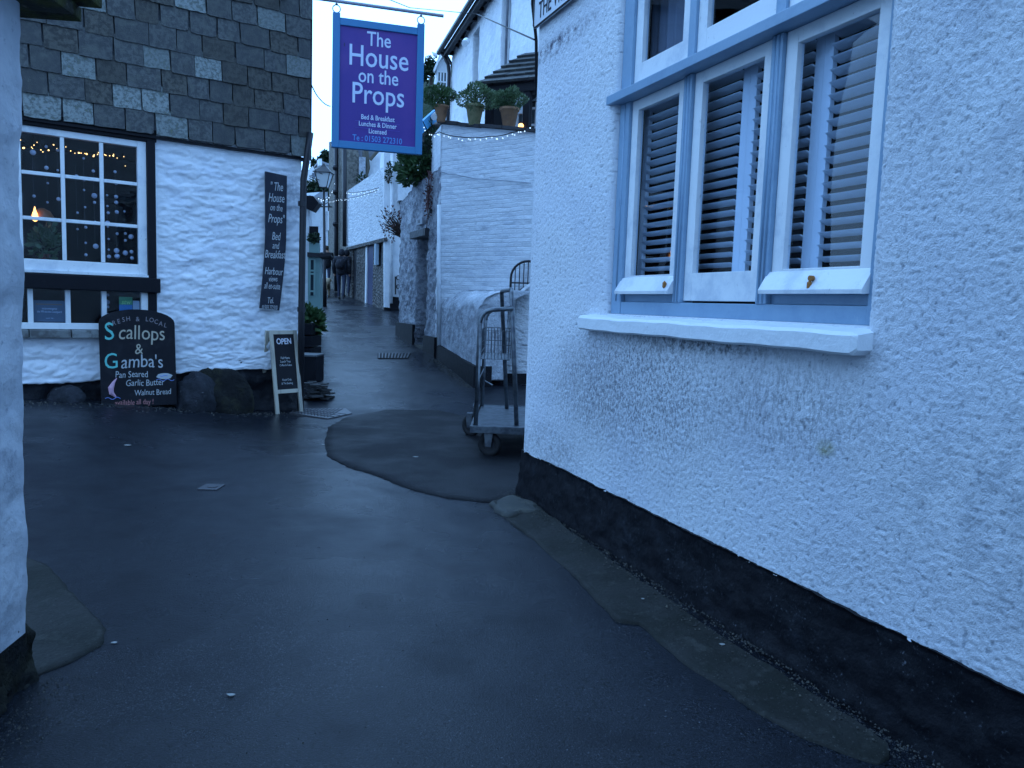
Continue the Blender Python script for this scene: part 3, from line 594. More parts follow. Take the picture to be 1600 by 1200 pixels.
mb = MB(); mb.bar(PL, .3, 1.829, .5, 3.3, -.19, -.14); mb.bar(PL, 3.6, 4.38, .5, 3.3, -.19, -.14); mb.bar(PL, 1.83, 3.6, .5, .96, -.19, -.14); mb.build('lining', DARKROOM, hh)
# timbers
bar('post', BLACKWOOD, hh, PL, 1.835, 1.925, 1.63, 3.27, -.14, .0, bevel=.006)
bar('lintel', BLACKWOOD, hh, PL, 1.82, 3.65, 3.225, 3.36, -.14, -.004, bevel=.006)
bar('beam', BLACKWOOD, hh, PL, 1.80, 3.65, 1.50, 1.665, -.14, .03, bevel=.01)
bar('post', BLACKWOOD, hh, PL, 1.835, 1.925, .97, 1.498, -.14, -.02, bevel=.006)
# upper window
n0, n1 = -.11, -.035
f1 = MB(); f1.bar(PL, 1.927, 2.02, 1.70, 3.22, n0, n1); f1.bar(PL, 3.15, 3.25, 1.70, 3.22, n0, n1); f1.bar(PL, 2.02, 3.15, 3.15, 3.22, n0, n1-.002); f1.bar(PL, 2.02, 3.15, 1.70, 1.82, n0, n1+.004)
wf1 = f1.build('window_frame', WHITEP, hh, bevel=.006)
for u in (2.385, 2.765): bar('glazing_bar', WHITEP, wf1, PL, u-.02, u+.02, 1.825, 3.148, -.085, -.045, bevel=.006)
for z in (2.255, 2.735):
    for a, b in ((2.022, 2.364), (2.406, 2.744), (2.786, 3.148)): bar('glazing_bar', WHITEP, wf1, PL, a, b, z-.019, z+.019, -.083, -.047, bevel=.005)
for z0, z1 in ((1.82, 2.236), (2.274, 2.716), (2.754, 3.15)):
    for a, b in ((2.02, 2.365), (2.405, 2.745), (2.785, 3.15)): bar('pane', GLASS, wf1, PL, a, b, z0, z1, -.072+R.uniform(-.003, .003), -.068)
bar('window_ledge', WHITEP, wf1, PL, 1.925, 3.3, 1.672, 1.698, -.11, .012, bevel=.004)
# lower window
f2 = MB(); f2.bar(PL, 1.927, 2.0, 1.06, 1.498, n0, n1); f2.bar(PL, 2.0, 3.4, 1.06, 1.13, n0, n1+.004)
for u in (2.385, 2.745, 3.10): f2.bar(PL, u-.025, u+.025, 1.13, 1.498, n0, n1-.004)
wf2 = f2.build('window_frame', WHITEP, hh, bevel=.005)
for a, b in ((2.0, 2.36), (2.41, 2.72), (2.77, 3.075), (3.125, 3.4)): bar('pane', GLASS, wf2, PL, a, b, 1.13, 1.498, -.075, -.071)
for u in (1.93, 2.33, 2.73, 3.13): bar('sill_slate', mat('sill_slate', (.18, .19, .19), .7, var=(8, (.09, .09, .09), .45, .6), bump=[('noise', 20, .006)], rand=.2), hh, PL, u, u+.392, .965, 1.055, -.11, .05, bevel=.01)
# slates
base_s = {}
def slate_mesh(var):
    rr = random.Random(var); mb = MB(); n = 7; pts = []
    jl = rr.uniform(-.004, .012)
    for i in range(n+1): pts.append((i/n, rr.uniform(-.012, .012)+jl*i/n))
    if rr.random() < .5: pts[0] = (.03, .03)
    if rr.random() < .35: pts[-1] = (.96, .05)
    th = rr.uniform(.020, .034)
    poly = [(x, z) for x, z in pts]+[(1, 1), (0, 1)]
    lo = [Vector((x, 0, z)) for x, z in poly]; mb.prism(lo, (0, th, 0)); return mb
row_h = .242
xw = Vector((0, 0, 1)).cross(PL.n)
for v in range(10):
    mb = slate_mesh(v)
    for mi, m_ in enumerate((SLATE, SLATE_B, SLATE_P)):
        base_s[(v, mi)] = None
pale = [PL.px(x, y, .04) for x, y in ((62, 150), (113, 158), (88, 180), (198, 140), (249, 152), (272, 184), (344, 104), (248, 82), (111, 88), (411, 27), (322, 12), (472, 243), (150, 6), (460, 98))]
for r_ in range(9):
    u = -.015+R.uniform(0, .02); k = 0; z = 3.30+r_*row_h; first = True
    while u < 4.2:
        wd = R.uniform(.25, .38) if not first or r_ % 2 == 0 else .17
        first = False; v = R.randrange(10); mi = 2 if any(u <= pu < u+wd and z <= pz < z+row_h for pu, pz in pale) else (1 if R.random() < .25 else 0)
        if base_s[(v, mi)] is None:
            o = slate_mesh(v).build('slate', (SLATE, SLATE_B, SLATE_P)[mi], None, bevel=0); base_s[(v, mi)] = o.data
        else: o = bpy.data.objects.new('slate', base_s[(v, mi)]); COL.objects.link(o)
        hgt = row_h*1.25 if r_ else row_h*1.2
        tilt = math.radians(5.6)+R.uniform(-.01, .014)
        zz = z+R.uniform(-.008, .008)
        # local x = along the wall to the right, local y = thickness outwards, local z = up
        ex = xw*(wd-R.uniform(.006, .014)); ez = (Vector((0, 0, 1))*math.cos(tilt) - PL.n*math.sin(tilt))*hgt; ey = PL.n
        sk = R.uniform(-.006, .006)
        M4 = Matrix((ex+Vector((0, 0, sk)), ey, ez)).transposed().to_4x4(); M4.translation = PL.pt(u+wd-.003, zz, .032)
        o.matrix_world = M4; o.matrix_basis = M4
        attach(o, hh); u += wd; k += 1
mb = MB(); mb.bar(PL, -.02, .02, 3.28, 5.6, -.1, .03); mb.build('corner_board', BLACKWOOD, hh)
bar('eave_board', BLACKWOOD, hh, PL, 0.0, 4.2, 3.262, 3.292, -.12, .03)
# down pipe
dp = MB().tube([PL.pt(.12, 0.02, .075), PL.pt(.115, 1.4, .075), PL.pt(.10, 3.0, .075), PL.pt(.06, 3.28, .08), PL.pt(.02, 3.6, .085)], .042, 10).build('downpipe', BLACKMET, hh, smooth=True)
for z in (1.35, 2.7): MB().tube([PL.pt(.115, z-.03, .075), PL.pt(.115, z+.03, .075)], .052, 10).build('bracket', BLACKMET, dp)

# hanging things behind the window
def garland(u, z0, z1, n, label, dn=-.22, seed=0):
    rr = random.Random(seed); t = thing('paper_ball_garland', tuple(PL.pt(u, z1, dn)), label, 'garland', 'paper ball garlands in the cottage window')
    MB().tube([PL.pt(u, z0, dn), PL.pt(u+.005, z1, dn)], .0015, 4).build('string', mat('thin_string', (.1, .1, .1), .9), t)
    for i in range(n):
        z = z0+(z1-z0)*(i+rr.uniform(.1, .9))/n; r = rr.choice([.013, .017, .022, .03]); MB().ball(PL.pt(u+rr.uniform(-.006, .006), z, dn+.012), r, 10).build('paper_ball', POM, t, smooth=True)
gl_lab = [('leftmost', 3.06), ('second', 2.93)]
for i, (u, z0, z1, n, lab) in enumerate([(3.03, 2.45, 3.0, 3, 'short string of paper balls left of the bulb in the cottage window'), (2.90, 2.4, 3.1, 4, 'paper ball string hanging above the glowing bulb'),
        (2.79, 2.35, 3.1, 3, 'paper ball string just left of the left glazing bar'), (2.62, 1.95, 2.9, 3, 'paper ball string with few balls in the middle column of panes'),
        (2.54, 1.84, 3.05, 7, 'long paper ball string down the centre of the middle panes'), (2.44, 1.95, 2.95, 5, 'paper ball string beside the right glazing bar'),
        (2.31, 1.85, 2.65, 8, 'dense paper ball string at left of the right hand panes'), (2.22, 1.84, 2.9, 9, 'longest dense paper ball string in the right hand panes'),
        (2.13, 1.9, 2.45, 5, 'paper ball string near the right edge of the window'), (2.07, 1.84, 2.3, 4, 'short paper ball string tucked against the right window frame')]):
    garland(u, z0, z1, n, lab, seed=i+3, dn=-.2-.02*(i % 3))
garland(2.33, 1.2, 1.49, 4, 'short paper ball string in the low window above the chalkboard', seed=40)
fl = thing('fairy_lights', tuple(PL.pt(2.7, 3.12, -.25)), 'warm fairy lights strung along the top of the small paned window', 'string lights')
pts = [PL.pt(3.14-.05*i, 3.10-.03*abs(math.sin(i*1.1))-.02*(i % 3), -.25+.02*math.sin(i*2)) for i in range(21)]
MB().tube(pts, .002, 4).build('wire', CABLE, fl)
for i in range(44):
    q = pts[min(20, int(i*.48))]; 
    if R.random() < .12: continue
    MB().ball(q+Vector((R.uniform(-.03, .03), 0, -abs(R.gauss(0, .045)))), R.choice([.005, .006, .009]), 6).build('bulb', WARM, fl)
pl_ = thing('pendant_lamp', tuple(PL.pt(2.98, 2.36, -.45)), 'glowing orange pendant bulb inside the small paned window', 'lamp')
MB().lathe([(.004, .1), (.012, .06), (.026, .02), (.034, -.02), (.026, -.05), (.006, -.065)], PL.pt(3.01, 2.31, -.4), 12).build('bulb', WARM2, pl_, smooth=True)
MB().tube([PL.pt(3.01, 2.40, -.4), PL.pt(3.01, 3.35, -.4)], .003, 5).build('cord', CABLE, pl_)
MB().lathe([(.12, 0), (.115, .04), (.08, .10), (.02, .13)], PL.pt(2.93, 2.28, -.52), 16).build('lamp_shade', mat('copper_lamp_shade', (.35, .13, .05), .5), pl_, smooth=True)
def leaf_cloud(c, rad, n, size, m, name, parent, seed=0, up=.3, flat=1.0, core=None):
    rr = random.Random(seed); vs = []; fs = []
    for i in range(n):
        while True:
            p = Vector((rr.uniform(-1, 1), rr.uniform(-1, 1), rr.uniform(-1, 1)))
            if .25 < p.length < 1 and rr.random() < p.length**1.2: break
        wob = 1+.25*math.sin(p.x*5+seed)*math.cos(p.z*4+seed*2)
        q = Vector((p.x*rad[0]*wob, p.y*rad[1]*wob, p.z*rad[2]*wob))
        d = (p+Vector((rr.uniform(-1, 1), rr.uniform(-1, 1), rr.uniform(-.4, 1)+up))*.8).normalized(); s = Vector((rr.uniform(-1, 1), rr.uniform(-1, 1), rr.uniform(-1, 1))).cross(d).normalized()
        L = size*rr.uniform(.6, 1.3); W = L*.28*flat; a = Vector(c)+q; o = len(vs)
        vs += [a, a+d*L*.5+s*W, a+d*L, a+d*L*.5-s*W]; fs.append((o, o+1, o+2, o+3))
    mb = MB(); mb.v = [tuple(v) for v in vs]; mb.f = fs; me = bpy.data.meshes.new(name); me.from_pydata(mb.v, [], fs); me.materials.append(m)
    o = bpy.data.objects.new(name, me); COL.objects.link(o)
    if parent is not None: attach(o, parent)
    return o
hp = thing('indoor_plant', tuple(PL.pt(2.93, 1.84, -.35)), 'spiky green houseplant behind the bottom left pane', 'plant')
leaf_cloud(PL.pt(2.93, 2.02, -.30), (.14, .1, .17), 260, .08, LEAF2, 'foliage', hp, 3)
MB().lathe([(.04, 0), (.055, .09)], PL.pt(2.93, 1.80, -.3), 10).build('pot', mat('red_pot', (.2, .05, .04), .6), hp)
ps = thing('window_poster', tuple(PL.pt(2.93, 1.14, -.12)), 'dark grey notice with white lines of text in the low window', 'poster')
bar('sheet', mat('grey_notice', (.07, .10, .14), .6), ps, PL, 2.77, 3.07, 1.14, 1.375, -.094, -.09)
bar('header', mat('header_brown', (.16, .10, .07), .6), ps, PL, 2.80, 3.05, 1.325, 1.34, -.0898, -.089)
for z, s, b_ in ((1.275, .034, 'to be emergency'), (1.24, .034, 'the 999 the the Coastguard'), (1.175, .018, 'stay safe   afloat')): text(b_, wallM(PL, 2.92, z, -.0885), s, .62, mat('poster_white', (.5, .55, .62), .7), ps, ext=.0004)
st = thing('window_sticker', tuple(PL.pt(2.13, 1.35, -.09)), 'green and blue stw sticker in the low window', 'sticker')
bar('upper_half', mat('sticker_green', (.08, .30, .13), .6), st, PL, 2.085, 2.225, 1.352, 1.44, -.094, -.09); bar('lower_half', mat('sticker_blue', (.03, .17, .38), .6), st, PL, 2.085, 2.225, 1.26, 1.35, -.094, -.09)
text('stw', wallM(PL, 2.155, 1.355, -.0885), .085, .8, mat('sticker_yellow', (.35, .65, .25), .7), st, shear=.3, ext=.0004)
cdn = thing('window_card', tuple(PL.pt(2.05, 1.3, -.09)), 'blank white card beside the green and blue sticker', 'card'); bar('card', mat('card_white', (.4, .45, .5), .7), cdn, PL, 2.01, 2.08, 1.27, 1.40, -.095, -.091)

# vertical slate sign on the wall
vs_ = thing('tall_wall_sign', tuple(PL.pt(.5, 1.35, .03)), 'tall narrow black sign with white script lettering on the cottage wall', 'sign')
mb = MB(); prof = []
N_ = 14
for i in range(N_+1):
    t = i/N_; z = 3.04-1.70*t; uc = .443+.08*max(0, (t-.45)/.55)**1.5; hw = .137-.012*t
    prof.append((uc, hw, z))
left = [PL.pt(u+h, z+.012, .02) for u, h, z in prof]; right = [PL.pt(u-h, z-.012, .02) for u, h, z in prof]
for i in range(N_): mb.hexa([left[i+1], right[i+1], right[i+1]+PL.n*.03, left[i+1]+PL.n*.03, left[i], right[i], right[i]+PL.n*.03, left[i]+PL.n*.03])
mb.build('board', SLATEB, vs_)
for b_, z, s in (('" The', 2.78, .15), ('House', 2.64, .155), ('on the', 2.53, .12), ('Props"', 2.38, .155), ('Bed', 2.17, .14), ('and', 2.06, .12), ('Breakfast', 1.94, .14), ('Harbour', 1.73, .13), ('views', 1.645, .10), ('all en-suite', 1.55, .115), ('Tel.', 1.37, .11), ('01503 272310', 1.285, .085)):
    zz = z+.05; t = (3.04-zz)/1.70; uc = .443+.08*max(0, (t-.45)/.55)**1.5
    text(b_, wallM(PL, uc, zz, .0515), s, .50 if len(b_) < 10 else .40, CH_W, vs_, shear=.22, jit=.02, ext=.0008)

# ------------------------------------------------------------------ chalkboard with arched top, leaning
def lean_frame(A, yaw_n, lean):   # local frame: x right, y up the board, z out
    n = Vector((yaw_n[0], yaw_n[1], 0)).normalized(); x = Vector((0, 0, 1)).cross(n)
    up = (Vector((0, 0, 1))*math.cos(lean) - n*math.sin(lean)); zz = x.cross(up); M4 = Matrix((x, up, zz)).transposed().to_4x4(); M4.translation = A; return M4
cA = PL.pt(2.06, .12, .13); 
cA.z = gz(cA.x, cA.y)-.01
cb = thing('arched_chalkboard', tuple(cA), 'arched black chalkboard advertising scallops and gambas leaning on the cottage', 'chalkboard')
MC = lean_frame(cA, PL.n, math.radians(5)); W2, H2 = .40, 1.12
pl2 = [(-W2, 0), (W2, 0), (W2, H2*.86)]+[(W2*math.cos(math.radians(a)), H2*.86+.155*math.sin(math.radians(a))) for a in range(12, 169, 13)]+[(-W2, H2*.86)]
def loc(M4, x, y, z=0): return M4 @ Vector((x, y, z))
MB().prism([loc(MC, x, y, 0) for x, y in pl2], (MC.to_3x3() @ Vector((0, 0, 1)))*.025).build('board', CHALKB, cb, bevel=.003)
def onb(M4, x, y, z=.0275): T = M4.copy(); T.translation = loc(M4, x, y, z); return T
for b_, x, y, s, xs, m_ in (('callops', .040, .77, .235, .84, CH_Y), ('&', 0, .60, .17, .9, CH_Y), ('amba\'s', .035, .445, .215, .84, CH_W), ('Pan Seared', -.08, .335, .105, .80, CH_W), ('Garlic Butter', .06, .235, .105, .80, CH_W),
        ('Walnut Bread', .14, .125, .095, .80, CH_W), ('available all day !', -.06, .02, .085, .78, CH_R)):
    text(b_, onb(MC, x, y), s, xs*.92, m_, cb, jit=.03, ext=.0006, shear=.05)
text('S', onb(MC, -.30, .76, .0284), .28, .85, CH_G, cb, jit=.03, ext=.0006); text('G', onb(MC, -.29, .435, .0284), .25, .85, CH_G, cb, jit=.03, ext=.0006)
for i, ch in enumerate('FRESH & LOCAL'):
    t = (i-6)/6; T = onb(MC, t*.29, .985-.07*t*t+.005*math.sin(i*5)); T = T @ Matrix.Rotation(-.25*t, 4, 'Z'); text(ch, T, .075, .85, mat('chalk_faint', (.25, .22, .24), .9), cb, jit=.02, ext=.0006)
sh = [(.27+.085*math.cos(t)*(1+.08*math.sin(6*t)), .34+.035*math.sin(t)) for t in [2*math.pi*i/24 for i in range(24)]]
MB().prism([loc(MC, x, y, .026) for x, y in sh], (MC.to_3x3() @ Vector((0, 0, 1)))*.002).build('shell_drawing', CH_W, cb)
MB().tube([loc(MC, .18+.014*i, .295+.012*math.sin(i*.9), .027) for i in range(15)], .0035, 4).build('wave_drawing', CH_B, cb)
MB().tube([loc(MC, .22+.012*i, .345-.006*math.sin(i), .029) for i in range(8)], .004, 4).build('shell_drawing', CH_B, cb)
pw = [(-.25, .34), (-.27, .28), (-.29, .22), (-.29, .16), (-.26, .11)]; mb = MB()
MB().tube([loc(MC, x, y, .02) for x, y in [(-.235, .33), (-.27, .28), (-.30, .22), (-.295, .16), (-.25, .115)]], [.006, .018, .032, .028, .010], 8).build('prawn_drawing', CH_P, cb)
MB().tube([loc(MC, -.36+.014*i, .10+.012*math.sin(i*.9), .027) for i in range(12)], .0035, 4).build('wave_drawing', CH_B, cb)

# ------------------------------------------------------------------ sandwich board
sA = on_ground(449, 645); sn2 = Vector((.72, -.69, 0)).normalized(); sb = thing('sandwich_board', tuple(sA), 'wooden framed OPEN chalk sandwich board by the black downpipe', 'sandwich board')
def frame_panel(nsign, foot, lean):
    A = sA + sn2*foot; M4 = lean_frame(A, (sn2.x*nsign, sn2.y*nsign), lean)
    T = Matrix.Rotation(0.01*nsign, 4, 'Z'); M4 = M4 @ T
    hw, H = .19, 1.07; f_ = []
    for x in (-hw+.02, hw-.02):
        f_.append(MB().hexa([loc(M4, x-.023, 0, 0), loc(M4, x+.023, 0, 0), loc(M4, x+.023, 0, .03), loc(M4, x-.023, 0, .03), loc(M4, x-.023, H, 0), loc(M4, x+.023, H, 0), loc(M4, x+.023, H, .03), loc(M4, x-.023, H, .03)]).build('leg', PINEWOOD, sb, bevel=.003))
    for y in (.26, H-.05):
        MB().hexa([loc(M4, -hw+.045, y, .002), loc(M4, hw-.045, y, .002), loc(M4, hw-.045, y, .027), loc(M4, -hw+.045, y, .027), loc(M4, -hw+.045, y+.05, .002), loc(M4, hw-.045, y+.05, .002), loc(M4, hw-.045, y+.05, .027), loc(M4, -hw+.045, y+.05, .027)]).build('rail', PINEWOOD, sb, bevel=.002)
    MB().hexa([loc(M4, -hw+.04, .3, .008), loc(M4, hw-.04, .3, .008), loc(M4, hw-.04, .3, .016), loc(M4, -hw+.04, .3, .016), loc(M4, -hw+.04, H-.04, .008), loc(M4, hw-.04, H-.04, .008), loc(M4, hw-.04, H-.04, .016), loc(M4, -hw+.04, H-.04, .016)]).build('chalk_panel', CHALKB, sb)
    return M4
MS = frame_panel(1, .04, math.radians(8.5)); frame_panel(-1, -.36, math.radians(10))
text('OPEN', onb(MS, -.0, .895, .019), .105, .78, mat('chalk_bright', (.55, .55, .62), .9), sb, jit=.02, offset=.002)
for b_, y, s in (('Full Menu', .70, .045), ('Lunch Teas', .655, .045), ('Coffee & Cakes', .61, .038), ('Fresh Crab', .42, .04), ('& The Evening', .375, .038)): text(b_, onb(MS, 0, y, .0175), s, .72, CH_W, sb, jit=.03, ext=.0006)

# ------------------------------------------------------------------ boulders
def boulder(c, rad, label, seed, m=DARKSTONE):
    n, k = 34, 22; t = np.linspace(0, 2*np.pi, n, endpoint=False); p = np.linspace(0.02, np.pi-.02, k); T, Pp = np.meshgrid(t, p, indexing='ij')
    x = np.sin(Pp)*np.cos(T); y = np.sin(Pp)*np.sin(T); z = np.cos(Pp)
    d = 1+.16*fbm(x*1.3+seed+z, y*1.3+z*.7, 4, seed)+.05*fbm(x*5+z*3, y*5+seed, 3, seed+1); sx = lambda a: np.sign(a)*np.abs(a)**.95
    co = np.stack([c[0]+rad[0]*sx(x)*d, c[1]+rad[1]*sx(y)*d, c[2]+rad[2]*sx(z)*d], -1).reshape(-1, 3); idx = np.arange(n*k).reshape(n, k)
    F = [(idx[i, j], idx[i, j+1], idx[(i+1) % n, j+1], idx[(i+1) % n, j]) for i in range(n) for j in range(k-1)]
    return tag(fast_mesh('boulder', co, np.array(F), m), label, 'boulder', 'boulders at the foot of the cottage')
BSTONE = mat('bluish_boulder', (.024, .026, .034), .7, var=(6, (.013, .015, .02), .42, .6), bump=[('noise', 9, .03), ('noise', 45, .006)], dirt=(14, (.13, .14, .16), .62, .72))
b1 = PL.pt(1.42, .24, .10); boulder((b1.x, b1.y, .17), (.25, .2, .38), 'bluish grey boulder right beside the arched chalkboard', 2, BSTONE)
b2 = PL.pt(1.15, .24, .02); boulder((b2.x, b2.y, .12), (.38, .27, .47), 'largest dark boulder between the chalkboard and the sandwich board', 5)
b3 = PL.pt(2.80, .24, .05); boulder((b3.x, b3.y, .27), (.19, .14, .16), 'small low grey boulder under the cottage window', 8, BSTONE)

# ------------------------------------------------------------------ hanging sign
dS = 9.6; sc = at(590, 130, dS); PS = Plane((sc.x, sc.y), (-3.5, -1), (1, -3.5))
PS.D = Vector((-3.5, -1, 0)).normalized(); PS.n = Vector((1, -3.5, 0)).normalized()
hs = thing('hanging_sign', tuple(PS.w(590, 25)), 'purple hanging pub style sign in a blue frame above the lane', 'sign')
uL = PS.px(519, 120)[0]; uR = PS.px(661, 140)[0]; zT = PS.px(592, 36)[1]; zB = PS.px(586, 236)[1]
fw = .085
for a, b, c, d in ((uR, uR+fw, zB, zT), (uL-fw, uL, zB, zT), (uR+fw, uL-fw, zB, zB+fw), (uR+fw, uL-fw, zT-fw, zT)):
    e = .05 if (c == zB and d == zT) else -.002
    bar('frame_bar', SIGNFRAME, hs, PS, a, b, c, d+max(e, 0), -.045, .03 if e > 0 else .027, bevel=.006)
bar('panel', SIGNFACE, hs, PS, uR+fw-.01, uL-fw+.01, zB+fw-.01, zT-fw+.01, -.015, .008)
uC = (uL+uR)/2
def sz(py): return PS.px(590, py)[1]
for b_, py, s, xs, m_ in (('The', 73, .235, .78, SIGNTXT), ('House', 106, .345, .80, SIGNTXT), ('on the', 131, .235, .78, SIGNTXT), ('Props', 164, .345, .80, SIGNTXT), ('Bed & Breakfast', 188.5, .080, .78, SIGNTXT), ('Lunches & Dinner', 199, .080, .78, SIGNTXT), ('Licensed', 209.5, .080, .78, SIGNTXT), ('Te : 01503 272310', 222.5, .098, .80, SIGNTXT2)):
    text(b_, wallM(PS, uC, sz(py), .010), s, xs, m_, hs, ext=.001, offset=.002 if s > .2 else .001)
for py in (192, 202.5): bar('rule', mat('violet_rule', (.12, .09, .5), .6), hs, PS, uC-.27, uC+.27, sz(py)-.001, sz(py)+.001, .009, .011)
for dx, dz, w_, h_ in ((.40, -.32, .012, .04), (.47, -.38, .012, .03)): bar('chipped_paint', mat('chip', (.03, .025, .10), .7), hs, PS, uC+dx, uC+dx+w_, zT+dz, zT+dz+h_, .009, .0105)
pole = thing('sign_pole', tuple(PS.w(693, 25)), 'grey metal pole holding the purple hanging sign', 'pole')
zp = [PS.w(693, 25), PS.w(500, -2)]; d_ = (zp[1]-zp[0]).normalized(); e_ = zp[1]+d_*.35; f_ = PL.pt(.35, e_.z+.2, .02)
MB().tube([zp[0], zp[1], e_], .021, 10).build('bar', mat('pale_metal_pole', (.34, .33, .38), .45, metal=.3), pole, smooth=True); MB().tube([e_-d_*.02, f_], .03, 10).build('bracket_arm', GALV, pole, smooth=True)
MB().tube([f_, f_-PL.n*.08], .07, 12).build('wall_plate', BLACKMET, pole)
for u in (uL-fw/2, uR+fw/2):
    top = PS.pt(u, zT+.05, -.008); pz = zp[0]+d_*((PS.pt(u, 0, 0)-zp[0]).dot(PS.D)/d_.dot(PS.D)); pz = Vector((top.x, top.y, pz.z-.02))
    ring = [top+Vector((0, 0, .05))+PS.D*.045*math.cos(t)+Vector((0, 0, .045*math.sin(t))) for t in [2*math.pi*i/14 for i in range(14)]]
    MB().tube(ring, .006, 6, closed=True).build('ring', GALV, hs, smooth=True)
    zc = top.z+.095; nl = 3
    for i in range(nl):
        c_ = Vector((top.x, top.y, zc+(pz.z-zc)*(i+.5)/nl)); rr_ = (pz.z-zc)/nl*.62; ax = PS.D if i % 2 else PS.n
        MB().tube([c_+ax*.014*math.cos(t)+Vector((0, 0, rr_*math.sin(t))) for t in [2*math.pi*k/10 for k in range(10)]], .0045, 5, closed=True).build('chain_link', GALV, hs, smooth=True)

# ------------------------------------------------------------------ near cottage (left edge)
PN = Plane((-1.80, 2.86), (.11, -.994), (.994, .11))
nc = thing('near_cottage', (-1.815, 2.86, 0), 'rough weathered white cottage corner with mossy slate eave at the left edge', 'house')
def disp_n(U, Z):
    a = fbm(U*3, Z*3, 3, 21); c = fbm(U*9, Z*9, 3, 22); D = .013*a+.005*c + .008*fbm(U*0+1, Z*1.7, 2, 4) + .016*(Z-1.3)
    r = .07; e = np.clip((r-U)/r, 0, 1); return D - r*(1-np.sqrt(np.clip(1-e*e, 0, 1))), a
def zw_n(U, Z): return Z - .12*U*sm((.6-Z)/.4) - .03*sm((.4-Z)/.2)*fbm(U*4, U*0, 2, 3)
rough_wall('wall', PN, 0, 1.6, .22, 3.1, .0125, disp_n, NEARWALL, nc, zwarp=zw_n)
def disp_n2(U, Z): a = fbm(U*5, Z*5, 4, 31); return .05*a+.03*sm((.15-Z)/.2)-.035, a
rough_wall('plinth', PN, .0, 1.6, -.1, .24, .012, disp_n2, DARKSTONE, nc, n=.0)
mb = MB(); PNb = Plane(tuple(PN.pt(.06, 0, -.02))[:2], (-.994, -.11), (-.11, .994)); mb.bar(PNb, 0, 3, .2, 2.62, -.2, 0); mb.build('wall', NEARWALL, nc); mb = MB(); mb.bar(PNb, 0, 3, -.1, .2, -.2, .01); mb.build('plinth', DARKSTONE, nc)
mb = MB(); mb.bar(PN, 1.6, 9, -.1, 3.0, -.3, 0); mb.build('wall', NEARWALL, nc)  # unseen stretch of wall, lengthened past the camera to darken the road
MOSS = mat('mossy_slate', (.05, .05, .04), .85, var=[(9, (.08, .085, .03), .45, .6), (20, (.14, .14, .12), .6, .7)], bump=[('noise', 16, .02), ('noise', 60, .004)])
MOSSR = mat('moss_and_stone', (.035, .034, .025), .95, var=[(9, (.06, .065, .02), .42, .6), (22, (.10, .09, .06), .6, .7)], bump=[('noise', 14, .04), ('noise', 60, .01)])
rf = MB().hexa([PN.pt(-.15, 2.66, .28), PN.pt(9, 2.66, .28), PN.pt(9, 5.4, -3.0), PN.pt(-.15, 5.4, -3.0), PN.pt(-.15, 2.74, .28), PN.pt(9, 2.74, .28), PN.pt(9, 5.5, -3.0), PN.pt(-.15, 5.5, -3.0)]).build('roof', MOSS, nc)  # unseen part above the eave made higher and longer to shade the road
for i in range(14):   # rough verge: stacked stones and slates under the roof edge
    z = 2.50+.06*(i % 3)+R.uniform(-.01, .01); n_ = .27-.06*(2-(i % 3))+R.uniform(-.01, .015); u = -.13+.11*(i//3)+R.uniform(-.02, .02)
    mb = MB(); v_ = [PN.pt(u, z, n_-.36), PN.pt(u+.14, z, n_-.36), PN.pt(u+.14, z+R.uniform(-.01, .01), n_), PN.pt(u, z+R.uniform(-.015, .01), n_+R.uniform(-.02, .02))]
    mb.hexa(v_+[p+Vector((0, 0, .05)) for p in v_]); mb.build('eave_slate', MOSS if i % 2 else MOSSR, rf, bevel=.008)

# ------------------------------------------------------------------ trolley
tr = thing('platform_trolley', (0, 8.0, gz(0, 8)), 'grey metal platform trolley with wire basket parked behind the pebbledash corner', 'trolley')
Xl, Xr, Yf, Yb, Zp = -.395, .50, 7.42, 9.05, .31
mb = MB(); mb.box(((Xl+Xr)/2+.02, (Yf+Yb)/2, Zp-.012), ((Xr-Xl)/2-.02, (Yb-Yf)/2-.02, .01)); mb.build('deck', GALV, tr)
mb = MB(); mb.box(((Xl+Xr)/2, Yf+.015, Zp-.03), ((Xr-Xl)/2, .015, .035)); mb.box(((Xl+Xr)/2, Yb-.015, Zp-.03), ((Xr-Xl)/2, .015, .035)); mb.box((Xl+.012, (Yf+Yb)/2, Zp-.028), (.012, (Yb-Yf)/2-.03, .033)); mb.box((Xr-.012, (Yf+Yb)/2, Zp-.028), (.012, (Yb-Yf)/2-.03, .033)); mb.build('deck_rim', GALV, tr, bevel=.004)
MB().hexa([(Xl-.035, Yb-.5, Zp-.06), (Xl-.03, Yb-.5, Zp-.06), (Xl-.03, Yb, Zp-.06), (Xl-.035, Yb, Zp-.06), (Xl-.035, Yb-.5, Zp+.05), (Xl-.03, Yb-.5, Zp+.05), (Xl-.03, Yb, Zp+.05), (Xl-.035, Yb, Zp+.05)]).build('edge_plate', GALV, tr)
def arc(p, q, r_, c, k=6): return [c+p*math.cos(math.pi/2*i/k)*r_+q*math.sin(math.pi/2*i/k)*r_ for i in range(k+1)]
top_z = at(800, 474, 7.6).z
for Yp, yb2 in ((7.52, 7.6), (8.98, 8.75)):
    x0 = Xl+.05; zt = 1.45; r_ = .13
    pts = [Vector((x0, Yp, Zp)), Vector((x0+.012, Yp, zt-r_))]+arc(Vector((-1, 0, 0)), Vector((0, 0, 1)), r_, Vector((x0+.012+r_, Yp, zt-r_)))+[Vector((-.02, yb2, zt+.02))]
    MB().tube(pts, .023, 10).build('side_tube', GALV, tr, smooth=True)
F2 = Vector((.06, 7.6, Zp)); F2t = Vector((-.035, 7.62, 1.62)); B2_ = Vector((-.05, 8.8, Zp)); B2t = Vector((-.15, 8.72, 1.62))
